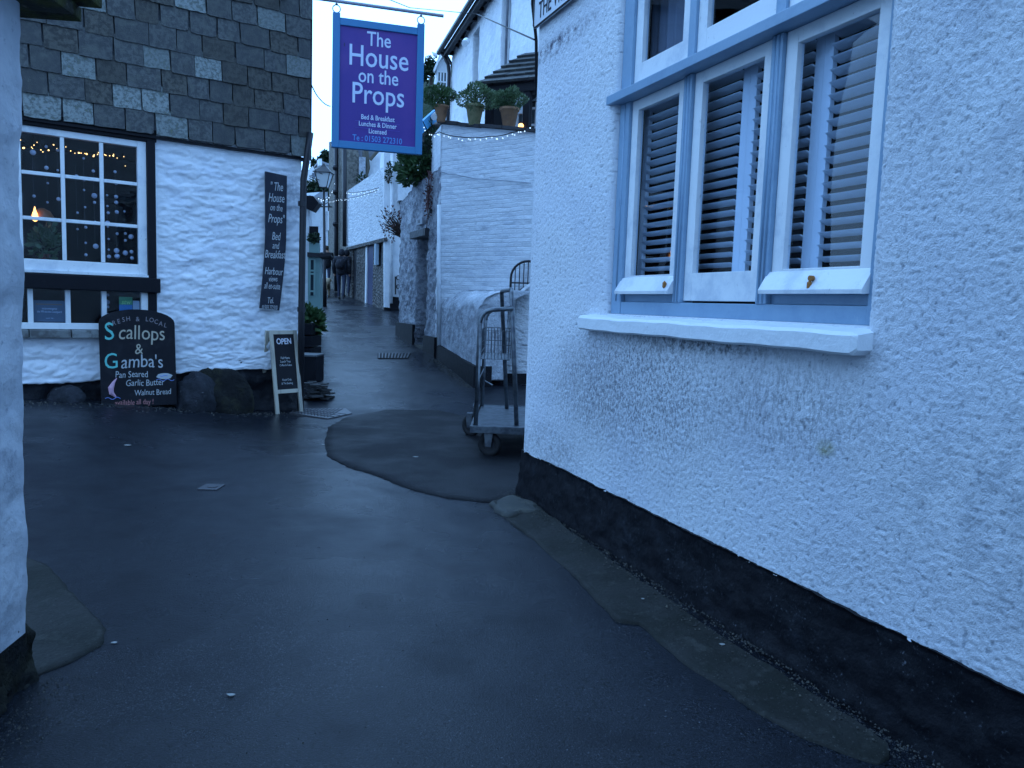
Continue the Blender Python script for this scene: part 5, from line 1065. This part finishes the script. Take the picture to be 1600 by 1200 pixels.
dp_ = MB(); dp_.tube([PT5.w(572, 232, .2), PT5.w(575, 262, .2), PT5.w(568, 285, .2)], .08, 6); dp_.tube([PT5.w(590, 236, .25), PT5.w(578, 250, .25)], .06, 6); dp_.build('drain_pipes', mat('stained_pipe', (.10, .09, .07), .8), tw)
bx_ = MB(); bx_.bar(PT5, PT5.px(563, 250)[0], PT5.px(573, 250)[0], PT5.px(566, 285)[1], PT5.px(566, 248)[1], .0, .35); bx_.build('hopper', BUT, tw)
shrub('ledge_weeds', at(566, 284, 28.4), (.18, .12, .25), 160, .1, LEAFD, 'small dark weeds growing at the top of the white wall', 'plant', 33, twigs=3)
shrub('ledge_fern', at(607, 270, 22.4), (.07, .10, .30), 160, .08, LEAFD, 'dark fern tuft growing where white wall meets the downpipe', 'plant', 34, twigs=3)

# ------------------------------------------------------------------ left of alley beyond the cottage
hb = thing('harbour_shop', (-4.95, 17.6, .8), 'white shop with dark eave left of the alley', 'shop'); P6 = plane2((-4.62, 17.9), (-5.25, 20.6))
P6f = plane2((-6.5, 17.9), (-4.66, 17.95))
wallpoly('wall', WHITEREND, hb, P6f, [(440, 480), (440, 320), (483, 320), (483.5, 480)], .3)
MB().prism([P6f.w(470, 305, .25), P6f.w(489, 306, .25), P6f.w(498, 317, .25), P6f.w(488, 330, .25), P6f.w(470, 322, .25)], -P6f.n*.35).build('eave', BLACKWOOD, hb)
ks = thing('teal_kiosk', tuple(at(492, 480, 17.2)), 'pale teal painted kiosk with flat dark roof beside the alley', 'kiosk')
P7 = plane2((-4.9, 17.2), (-4.35, 17.3)); wallpoly('body', TEAL, ks, P7, [(481, 490), (481, 399), (499.5, 400), (500.5, 487)], .9)
f_ = MB(); 
for x in (484, 491.5): u = P7.px(x, 440)[0]; f_.bar(P7, u-.018, u+.018, P7.px(490, 462)[1], P7.px(490, 405)[1], .02, .045)
for y in (405, 423, 428, 455): z = P7.px(490, y)[1]; f_.bar(P7, P7.px(483, 440)[0], P7.px(492, 440)[0], z-.02, z+.02, .018, .04)
o = f_.build('window', TEAL, ks); wallpoly('pane', mat('kiosk_glass', (.02, .035, .05), .15), ks, P7, [(484, 462), (484, 406), (491, 406), (491, 462)], .03, n=.012)
wallpoly('roof', mat('dark_flat_roof', (.03, .03, .035), .7), ks, P7, [(480, 401), (480, 394), (517, 397), (517, 400), (505, 402)], 1.0, n=.1)
bx2 = thing('window_box', tuple(at(490, 385, 17.4)), 'teal planter box with dark plants above the kiosk roof', 'planter'); wallpoly('box', TEAL, bx2, P7, [(483, 395), (483, 378), (499, 380), (499, 395)], .3, n=.02); wallpoly('back_board', BLACKWOOD, bx2, P7, [(483, 380), (483, 357), (499, 364), (499, 381)], .1, n=-.05)
leaf_cloud(P7.w(490, 372, .05), (.12, .08, .08), 120, .07, LEAFD, 'foliage', bx2, 41)
MB().box(tuple(at(490, 395, 17.9)), (.1, .02, .6)).build('back_post', BLACKWOOD, bx2)
# planting and boxes right behind the cottage corner
c = at(490, 505, 13.6); c.x -= .06; shrub('kerbside_plant', c, (.22, .3, .25), 700, .12, LEAF, 'leafy green plant in the dark trough just past the downpipe', 'plant', 44, foot=(c.x, c.y, c.z-.3))
tb = thing('wooden_trough', (c.x, c.y-.1, gz(c.x, c.y)), 'dark wooden trough holding a leafy plant past the downpipe', 'trough'); 
for i in range(3): MB().box((c.x-.12, c.y-.15, gz(c.x, c.y)+.14+.21*i), (.27, .36, .095)).build('plank', BLACKWOOD, tb, bevel=.01)
crate = thing('dark_crate', tuple(at(484, 585, 12)), 'low dark crate with a pale edge beside the cottage corner', 'crate'); q = at(486, 590, 12.0); 
MB().box((q.x-.1, q.y, gz(q.x, q.y)+.2), (.24, .25, .20)).build('box', BLACKWOOD, crate, bevel=.01); MB().box((q.x-.1, q.y-.02, gz(q.x, q.y)+.415), (.25, .27, .012)).build('lid', mat('crate_lid', (.08, .09, .10), .5), crate)
for i in range(34):    # stack of slate offcuts by the wall
    zz = (i//4)*.026; x_ = -2.86+(i % 2)*.14+R.uniform(-.07, .07); y_ = 10.85+(i % 4//2)*.22+R.uniform(-.05, .05)
    if i == 0: sp3 = thing('slate_pile', (-2.6, 10.8, gz(-2.6, 10.8)), 'loose pile of slate offcuts at the cottage corner', 'slate pile')
    mb = MB(); a_ = R.uniform(0, 3.1); sz_ = R.uniform(.07, .12); q = [Vector((x_+sz_*math.cos(a_+t), y_+sz_*.9*math.sin(a_+t), gz(x_, y_)+zz+R.uniform(.0, .01))) for t in (0, 1.4, 2.9, 4.5)]
    mb.prism(q, (0, 0, .022)); mb.build('stone', mat('grey_slate_offcut', (.05, .05, .052), .75, rand=.35, bump=[('noise', 30, .004)]), sp3)

# ------------------------------------------------------------------ lamp post
lb = Vector((-5.72, 23.2, gz(-5.7, 23.2))); lp = thing('lamp_post', tuple(lb), 'black heritage lamp post with glass lantern at the alley bend', 'lamp post')
tz = at(506, 296, 23.2).z; lx = at(506, 296, 23.2).x
MB().tube([lb, lb+Vector((0, 0, .8)), Vector((lx, 23.2, tz))], [.07, .045, .035], 10).build('post', BLACKMET, lp, smooth=True)
MB().tube([(lx-.25, 23.2, tz-.5), (lx+.25, 23.2, tz-.5)], .02, 6).build('ladder_bar', BLACKMET, lp)
for s in (-1, 1): MB().tube([(lx, 23.2, tz-.45), (lx+s*.12, 23.2, tz-.38), (lx+s*.2, 23.2, tz-.5)], .014, 5).build('scroll', BLACKMET, lp)
lz = tz+.05; mb = MB()
bq = [(.11*s, .11*t) for s, t in ((-1, -1), (1, -1), (1, 1), (-1, 1))]; tq = [(.22*s, .22*t) for s, t in ((-1, -1), (1, -1), (1, 1), (-1, 1))]
for (a, b), (c_, d) in zip(bq, tq): mb.tube([(lx+a, 23.2+b, lz), (lx+c_, 23.2+d, lz+.42)], .013, 5)
mb.tube([(lx+a, 23.2+b, lz) for a, b in bq], .013, 5, closed=True); mb.tube([(lx+a, 23.2+b, lz+.42) for a, b in tq], .016, 5, closed=True); mb.build('lantern_frame', BLACKMET, lp)
MB().add([(lx+a*.95, 23.2+b*.95, lz+.01) for a, b in bq]+[(lx+a*.95, 23.2+b*.95, lz+.41) for a, b in tq], [(0, 1, 5, 4), (1, 2, 6, 5), (2, 3, 7, 6), (3, 0, 4, 7)]).build('lantern_glass', mat('frosted_lantern_glass', (.62, .66, .68), .3), lp)
MB().add([(lx+a*1.25, 23.2+b*1.25, lz+.42) for a, b in tq]+[(lx+a*.35, 23.2+b*.35, lz+.6) for a, b in tq]+[(lx, 23.2, lz+.72)], [(0, 1, 5, 4), (1, 2, 6, 5), (2, 3, 7, 6), (3, 0, 4, 7), (4, 5, 8), (5, 6, 8), (6, 7, 8), (7, 4, 8), (0, 3, 2, 1)]).build('lantern_roof', BLACKMET, lp)

# ------------------------------------------------------------------ distant houses, trees, hill
fw_ = thing('white_gable_cottage', tuple(at(497, 400, 36)), 'white brick house with bare gable end behind the lamp post', 'house'); PF = plane2(tuple(at(484, 400, 36))[:2], tuple(at(515, 400, 37))[:2])
wallpoly('wall', WHITEBRICK, fw_, PF, [(482, 470), (482, 318), (512, 305), (514, 470)], 4); wallpoly('roof', mat('pale_roof', (.3, .33, .38), .6), fw_, PF, [(482, 319), (482, 312), (500, 300), (512, 300), (512, 306)], 4, n=.2)
wf_ = MB(); wf_.bar(PF, PF.px(510, 340)[0], PF.px(512, 340)[0], PF.px(511, 360)[1], PF.px(511, 330)[1], .0, .1)
wf_.build('pipe', WHITEP, fw_)
def farhouse(pts, roofpts, d, label, win=None):
    P = plane2(tuple(at(480, 300, d))[:2], tuple(at(530, 300, d+1))[:2]); t = thing('hillside_house', tuple(at(pts[0][0], pts[0][1], d)), label, 'house', 'white houses on the far hillside'); wallpoly('wall', WHITEREND, t, P, pts, 5)
    if roofpts: wallpoly('roof', mat('pale_slate_roof', (.26, .28, .32), .6), t, P, roofpts, 5.2, n=.3)
    for x, y, w_, h_ in (win or []):
        o = wallpoly('window', mat('distant_window', (.10, .12, .16), .3), t, P, [(x, y), (x+w_, y), (x+w_, y+h_), (x, y+h_)], .1, n=.06)
    return t
farhouse([(478, 300), (478, 270), (489, 259), (502, 271), (502, 300)], None, 62, 'white gabled house on the hill nearest the cottage wall', [(488, 270, 5, 7)])
farhouse([(494, 300), (494, 262), (499, 255), (504, 254), (520, 262), (520, 300)], [(490, 262), (499, 254), (518, 260), (518, 257), (499, 250)], 66, 'white house with chimney on the hill behind the lantern', [(505, 262, 7, 1.5)])
q_ = [x for x in COL.objects if x.name.startswith('hillside_house')]
Pf = plane2(tuple(at(480, 300, 65))[:2], tuple(at(530, 300, 66))[:2]); wallpoly('chimney', WHITEREND, q_[-1], Pf, [(498, 258), (498, 248), (503, 248), (503, 258)], 1)
# terrain of the hill
Xh = np.linspace(-140, 140, 120); Yh = np.linspace(50, 190, 70); U, V = np.meshgrid(Xh, Yh, indexing='ij')
ridge_ = np.interp(U, [-140, -60, -36, -28, -22, -15, -8, 40, 140], [14, 12, 11, 12, 16, 27, 32, 33, 33]); Z = gnd(U*0, V)-1+ridge_*sm((V-50)/70) + 2.0*fbm(U*.08, V*.08, 4, 5)*sm((V-50)/20)
idx = np.arange(U.size).reshape(U.shape); F = np.stack([idx[:-1, :-1], idx[1:, :-1], idx[1:, 1:], idx[:-1, 1:]], -1).reshape(-1, 4)
tag(fast_mesh('hill', np.stack([U, V, Z], -1).reshape(-1, 3), F, HILLM), kind='structure')
def tree(x, ytop, ybot, d, halfw, label, seed, pine=False, m=LEAFD):
    b = at(x, ybot, d); tp = at(x, ytop, d); t = thing('pine_tree' if pine else 'broadleaf_tree', tuple(b), label, 'tree', 'trees on the far hillside'); H = tp.z-b.z; r_ = halfw/FPX*d
    MB().tube([b-Vector((0, 0, 1)), b+Vector((.1, 0, H*.5)), b+Vector((-.1, 0, H*.9))], [.25, .18, .06], 7).build('trunk', TWIG, t)
    rr = random.Random(seed); lm = MB()
    vs = []; 
    n = 9 if pine else 7
    for i in range(n):
        zc = H*((.5+.48*i/n) if pine else rr.uniform(.45, .9)); off = Vector((rr.uniform(-1, 1)*r_*.7, rr.uniform(-1, 1)*r_*.5, 0)); c_ = b+off+Vector((0, 0, zc)); lm.tube([b+Vector((0, 0, zc*.8)), c_], .05, 4)
        leaf_c = (r_*.42, r_*.42, H*(.07 if pine else .2)); vs.append((c_, leaf_c))
    lm.build('limb', TWIG, t)
    allv = []; fs = []
    for (c_, rad) in vs:
        for k in range(170):
            p = Vector((rr.gauss(0, .5), rr.gauss(0, .5), rr.gauss(0, .5))); q = c_+Vector((p.x*rad[0], p.y*rad[1], p.z*rad[2])); dd = Vector((rr.uniform(-1, 1), rr.uniform(-1, 1), rr.uniform(-1, 1))).normalized(); ss = dd.cross(Vector((rr.uniform(-1, 1), rr.uniform(-1, 1), 1))).normalized(); L = .26*d/60; o = len(allv)
            allv += [q, q+dd*L*.5+ss*L*.3, q+dd*L, q+dd*L*.5-ss*L*.3]; fs.append((o, o+1, o+2, o+3))
    me = bpy.data.meshes.new('crown'); me.from_pydata([tuple(v) for v in allv], [], fs); me.materials.append(m); o = bpy.data.objects.new('crown', me); COL.objects.link(o); attach(o, t)
tree(512, 236, 275, 75, 11, 'tallest dark pine on the skyline over the lantern', 1, True); tree(502, 242, 275, 78, 7, 'smaller dark pine beside the tallest one', 2, True)
tree(490, 250, 285, 80, 7, 'low dark tree on the skyline left of the chimney', 3); tree(492, 280, 330, 50, 12, 'dark bushy tree below the hillside gable', 4); tree(508, 284, 330, 48, 11, 'dark bushy tree behind the lantern glass', 5); tree(672, 92, 150, 95, 12, 'dark tree on the hill right of the hanging sign', 6)

# ------------------------------------------------------------------ people and dog
def skin_body(name, verts, edges, radii, m, parent, mats=None, root=0, sub=1):
    me = bpy.data.meshes.new(name); me.from_pydata(verts, edges, []); o = bpy.data.objects.new(name, me); COL.objects.link(o)
    md = o.modifiers.new('s', 'SKIN'); sv = me.skin_vertices[0].data
    for i, r_ in enumerate(radii): sv[i].radius = r_ if isinstance(r_, tuple) else (r_, r_)
    sv[root].use_root = True
    sd = o.modifiers.new('d', 'SUBSURF'); sd.levels = sub; sd.render_levels = sub
    bpy.context.view_layer.update(); me2 = bpy.data.meshes.new_from_object(o.evaluated_get(bpy.context.evaluated_depsgraph_get())); o.modifiers.clear(); o.data = me2
    me2.materials.clear(); me2.materials.append(m); me2.shade_smooth(); attach(o, parent) if parent else None
    return o
def person(px_, py_, d, hd, label, coat, seed, stride, bag=False, hood=False):
    b = at(px_, py_, d); b.z = gz(b.x, b.y); t = thing('person', tuple(b), label, 'person'); k = hd/1.75
    def v(x, y, z): return (b.x+x*k, b.y+y*k, b.z+z*k)
    s = stride
    V = [v(0, 0, .95), v(0, 0, 1.15), v(0, .01, 1.38), v(0, .01, 1.50), v(0, .02, 1.62), v(0, .02, 1.72),
         v(-.10, 0, .88), v(-.11, s*.5, .50), v(-.11, s*.6-.05, .09), v(-.11, s*.6+.12, .035),
         v(.10, 0, .88), v(.11, -s*.35, .50), v(.12, -s*.9, .14), v(.12, -s*.9+.1, .05),
         v(-.19, 0, 1.40), v(-.27, -.03, 1.12), v(-.26, .08, .88), v(-.25, .1, .80), v(.19, 0, 1.40), v(.27, -.03, 1.12), v(.26, .10, .88), v(.25, .12, .80)]
    E = [(0, 1), (1, 2), (2, 3), (3, 4), (4, 5), (0, 6), (6, 7), (7, 8), (8, 9), (0, 10), (10, 11), (11, 12), (12, 13), (2, 14), (14, 15), (15, 16), (16, 17), (2, 18), (18, 19), (19, 20), (20, 21)]
    rd = [.15, .14, .15, .055, .095, .06, .095, .065, .045, .04, .095, .065, .045, .04, .06, .05, .036, .03, .06, .05, .036, .03]
    body = skin_body('body', V, E, [r_*k for r_ in rd], JEANS, t)
    body.data.materials.append(SKIN); body.data.materials.append(SHOE)
    for p in body.data.polygons:
        z = (p.center.z-b.z)/k; 
        if z > 1.46 or (abs(p.center.x-b.x)/k > .2 and z < .87 and z > .7): p.material_index = 1
        elif z < .12: p.material_index = 2
    V2 = [v(0, 0, .80), v(0, 0, 1.0), v(0, .0, 1.2), v(0, .01, 1.40), v(0, .01, 1.47), v(-.2, 0, 1.41), v(-.275, -.03, 1.12), v(-.265, .08, .87), v(.2, 0, 1.41), v(.275, -.03, 1.12), v(.265, .10, .87)]
    skin_body('coat', V2, [(0, 1), (1, 2), (2, 3), (3, 4), (3, 5), (5, 6), (6, 7), (3, 8), (8, 9), (9, 10)], [r_*k for r_ in (.22, .205, .19, .18, .09, .085, .072, .055, .085, .072, .055)], coat, t)
    if hood: skin_body('hood', [v(0, -.01, 1.45), v(0, .0, 1.62), v(0, -.01, 1.74)], [(0, 1), (1, 2)], [.12*k, .135*k, .07*k], coat, t)
    else: skin_body('hair', [v(0, -.03, 1.55), v(0, -.02, 1.66), v(0, .0, 1.755)], [(0, 1), (1, 2)], [.085*k, .105*k, .05*k], HAIR, t)
    if bag:
        g_ = skin_body('bag', [v(.0, -.24, 1.0), v(0, -.25, 1.22), v(0, -.22, 1.38)], [(0, 1), (1, 2)], [.17*k, .19*k, .11*k], COATM2, t)
    return t
person(533, 468, 26.3, 1.74, 'person in dark patterned coat walking away in mid stride', COATM2, 1, .30, True, True)
person(541, 463, 27.6, 1.70, 'person in black jacket walking close beside the patterned coat', COATM, 3, .22, False, True)
person(510, 452, 31.5, 1.76, 'person in black coat walking a pale dog further up the alley', COATM, 2, .16, False, False)
b = at(508, 470, 27.6); b.z = gz(b.x, b.y); dg = thing('dog', tuple(b), 'shaggy pale tan dog trotting behind the people in the alley', 'dog')
def dv(x, y, z): return (b.x+x, b.y+y, b.z+z)
skin_body('body', [dv(0, -.28, .42), dv(0, 0, .42), dv(0, .26, .43), dv(0, .38, .56), dv(0, .50, .60), dv(0, .60, .56), dv(-.09, -.30, .30), dv(-.09, -.36, .17), dv(-.09, -.32, .02), dv(.09, -.28, .30), dv(.09, -.30, .17), dv(.09, -.24, .02),
    dv(-.08, .26, .28), dv(-.08, .30, .14), dv(-.08, .30, .02), dv(.08, .24, .28), dv(.08, .20, .14), dv(.08, .20, .02), dv(0, -.40, .50), dv(0, -.46, .62), dv(-.07, .46, .64), dv(-.1, .46, .54), dv(.07, .46, .64), dv(.1, .46, .54)],
    [(0, 1), (1, 2), (2, 3), (3, 4), (4, 5), (0, 6), (6, 7), (7, 8), (0, 9), (9, 10), (10, 11), (2, 12), (12, 13), (13, 14), (2, 15), (15, 16), (16, 17), (0, 18), (18, 19), (4, 20), (20, 21), (4, 22), (22, 23)],
    [.13, .135, .14, .09, .095, .045, .07, .045, .035, .07, .045, .035, .06, .045, .035, .06, .045, .035, .04, .025, .03, .03, .03, .03], DOGM, dg, root=1)

# ------------------------------------------------------------------ string lights and cables
def lights(pts3, nb, label, seed, sag=.12, rb=.011, group='cool white string lights'):
    t = thing('string_lights', tuple(pts3[0]), label, 'string lights', group); P = []
    for i in range(len(pts3)-1):
        a, b = Vector(pts3[i]), Vector(pts3[i+1])
        for k in range(8): s = k/8; P.append(a.lerp(b, s)-Vector((0, 0, sag*4*s*(1-s))))
    P.append(Vector(pts3[-1])); MB().tube(P, .008, 5).build('wire', CABLE, t); rr = random.Random(seed)
    me = MB().ball((0, 0, 0), rb, 6).build('bulb', COOL, None)
    for i in range(nb):
        f_ = (i+rr.uniform(.1, .9))/nb*(len(P)-1); k = int(f_); q = P[k].lerp(P[k+1], f_-k)-Vector((rr.uniform(-.02, .02), 0, .02+rr.uniform(0, .04)))
        o = me if i == 0 else bpy.data.objects.new('bulb', me.data)
        if i: COL.objects.link(o)
        o.location = q; attach(o, t)
lights([PW.w(686, 206, .1), PW.w(720, 214, .12), PW.w(765, 213, .12), PW.w(800, 207, .12), PW.w(830, 195, .12)], 22, 'string lights draped across the top of the white terrace wall', 1, sag=.02)
lights([at(661, 190, 13.5), at(672, 207, 14), at(686, 206, 14.4)], 6, 'short run of string lights right of the hanging sign', 2, sag=.03)
lights([P4.w(541, 300, .5), P4.w(560, 300, .5), P4.w(592, 293, .5)], 18, 'upper string lights across the long white wall', 3, sag=.02, rb=.011)
lights([at(513, 314, 27), at(530, 310, 25.5), P4.w(548, 309, .6), P4.w(590, 297, .5)], 18, 'lower string lights from lamp post to the long white wall', 4, sag=.02, rb=.011)
lights([at(484, 305, 22), at(498, 308, 22.5), at(512, 309, 23), at(524, 285, 26)], 14, 'string lights looped below the lantern', 5, sag=.06, rb=.016)
lights([PL.pt(.02, 4.2, .06)+Vector((.02, 0, 0)), at(500, 155, 12), at(516, 166, 12.4)], 5, 'string lights from the slate hung corner toward the sign', 6, sag=.02, rb=.008)
ca = thing('overhead_cable', tuple(PR.pt(-.05, 3.4)), 'thin black overhead cable crossing in front of the tall white house', 'cable'); MB().tube([PR.pt(-.06, 3.5, 0), at(745, 22, 12), at(640, 12, 14), PL.pt(.05, 5.55, .2)], .007, 5).build('cable', CABLE, ca)
cb2 = thing('lamp_cable', tuple(at(486, 277, 20)), 'thin black cable running past the lantern', 'cable'); MB().tube([at(484, 276, 20), at(498, 281, 23), at(520, 271, 28)], .012, 5).build('cable', CABLE, cb2); MB().tube([at(486, 252, 22), at(494, 268, 23), at(504, 272, 23)], .012, 5).build('cable', CABLE, cb2)
wc = thing('wall_cable', tuple(PW.w(700, 271, .03)), 'thin cable clipped across the white terrace wall', 'cable'); MB().tube([PW.w(688, 268, .03), PW.w(700, 272, .03), PW.w(712, 273, .03), PW.w(740, 279, .03), PW.w(830, 286, .03)], .008, 5).build('cable', mat('grey_cable', (.3, .33, .38), .6), wc)

# ------------------------------------------------------------------ road ironwork and litter
mh = thing('manhole_cover', tuple(on_ground(500, 647)), 'rectangular iron grating cover at the cottage corner', 'manhole cover'); q = [on_ground(*p) for p in ((452, 646), (512, 655), (550, 647), (540, 639), (470, 639))]
c = sum(q, Vector((0, 0, 0)))/5; IRON = mat('wet_cast_iron', (.10, .10, .11), .35, metal=.6, bump=[('noise', 40, .003)])
MB().prism([p+Vector((0, 0, .012)) for p in q], (0, 0, -.03)).build('plate', IRON, mh)
mb = MB()
for i in range(12):
    t = (i+.5)/12; a = q[0].lerp(q[1], t) if t < .99 else q[1]; b = q[4].lerp(q[3], t); mb.tube([a.lerp(b, .08)+Vector((0, 0, .014)), a.lerp(b, .92)+Vector((0, 0, .014))], .008, 4)
for t in (.25, .5, .75): mb.tube([q[0].lerp(q[4], t)+Vector((0, 0, .015)), q[1].lerp(q[2], t)+Vector((0, 0, .015))], .008, 4)
tag(mb.build('raised_ribs', IRON, mh), kind='stuff')
dg2 = thing('drain_grate', tuple(on_ground(616, 557)), 'slotted drain grate in the middle of the alley', 'drain grate'); a, b_, c2, d2 = [on_ground(*p)+Vector((0, 0, .012)) for p in ((590, 561), (638, 561), (642, 553), (590, 553))]
MB().prism([a, b_, c2, d2], (0, 0, -.02)).build('well', mat('drain_dark', (.01, .01, .012), .8), dg2)
for i in range(10): t = (i+.5)/10; MB().beam(a.lerp(b_, t)+Vector((0, 0, .006)), d2.lerp(c2, t)+Vector((0, 0, .006)), .013, .006).build('bar', IRON, dg2)
sc_ = thing('stopcock_cover', tuple(on_ground(330, 762)), 'small iron stopcock cover set in the asphalt', 'cover'); q = on_ground(330, 762); MB().box((q.x, q.y, gh(q.x, q.y)+.003), (.075, .09, .006)).build('rim', IRON, sc_, bevel=.002); MB().tube([q+Vector((.01, 0, .0)), q+Vector((.01, 0, .014))], .04, 14).build('lid', IRON, sc_)
for i, (x, y, s, lab) in enumerate([(200, 697, .03, 'pale leaf scrap on the asphalt in front of the chalkboard'), (650, 716, .025, 'whitish scrap on the dark asphalt patch'), (698, 772, .018, 'tiny white fleck at the patch edge'), (505, 695, .02, 'tiny pale leaf at the left tip of the patch'), (362, 1087, .015, 'small pale scrap on the near asphalt'), (178, 1006, .012, 'small pale fleck by the concrete apron'), (1128, 1018, .012, 'white fleck on the gutter strip'), (1004, 946, .009, 'tiny white fleck high on the gutter strip')]):
    q = on_ground(x, y); mb = MB(); rr = random.Random(i); n = 7; zz = gh(q.x, q.y)+(.012 if i in (1, 6, 7) else .004); zz += .02 if i in (6, 7) else 0
    mb.prism([(q.x+s*(1.4 if k % 2 else .9)*math.cos(2*math.pi*k/n)*rr.uniform(.7, 1.2), q.y+s*.7*math.sin(2*math.pi*k/n)*rr.uniform(.7, 1.2), zz) for k in range(n)], (0, 0, .003)); o = mb.build('litter_scrap', LITTER); tag(o, lab, 'litter', 'scraps on the ground')

GRITM = mat('grit_and_leaf_bits', (.05, .05, .048), .85, var=(40, (.12, .11, .09), .5, .65))
vs, fs = [], []
rr = random.Random(77)
def grit_at(x, y, sz, lift=.0):
    z = gh(x, y)+lift; o = len(vs); a = rr.uniform(0, 6.28)
    for k in range(3): t = a+k*2.09+rr.uniform(-.4, .4); vs.append((x+sz*math.cos(t), y+sz*math.sin(t), z-.002))
    vs.append((x+rr.uniform(-.3, .3)*sz, y+rr.uniform(-.3, .3)*sz, z+sz*rr.uniform(.4, .9))); fs.extend([(o, o+1, o+3), (o+1, o+2, o+3), (o+2, o, o+3)])
for i in range(1500):
    u = rr.uniform(-.05, 4.6); p = PR.pt(u, 0, .06+abs(rr.gauss(0, .07))); grit_at(p.x, p.y, rr.uniform(.002, .008), .036)
for i in range(900):
    u = rr.uniform(0, 3.6); p = PL.pt(u, 0, .12+abs(rr.gauss(0, .18))); grit_at(p.x, p.y, rr.uniform(.004, .014))
for i in range(1500):
    p = on_ground(rr.uniform(60, 1250), 640+560*rr.random()**1.6); grit_at(p.x, p.y, rr.uniform(.002, .006))
for i in range(500):
    u = rr.uniform(0, 1.5); p = PN.pt(u, 0, .04+abs(rr.gauss(0, .1))); grit_at(p.x, p.y, rr.uniform(.003, .009))
for i in range(500):
    t = rr.random(); p = PBf.pt(Lb*t, 0, .08+abs(rr.gauss(0, .08))); grit_at(p.x, p.y, rr.uniform(.005, .018))
me = bpy.data.meshes.new('grit'); me.from_pydata(vs, [], fs); me.materials.append(GRITM); o = bpy.data.objects.new('grit', me); COL.objects.link(o); tag(o, 'loose grit and leaf crumbs scattered on the road and along the wall feet', 'grit', kind='stuff')
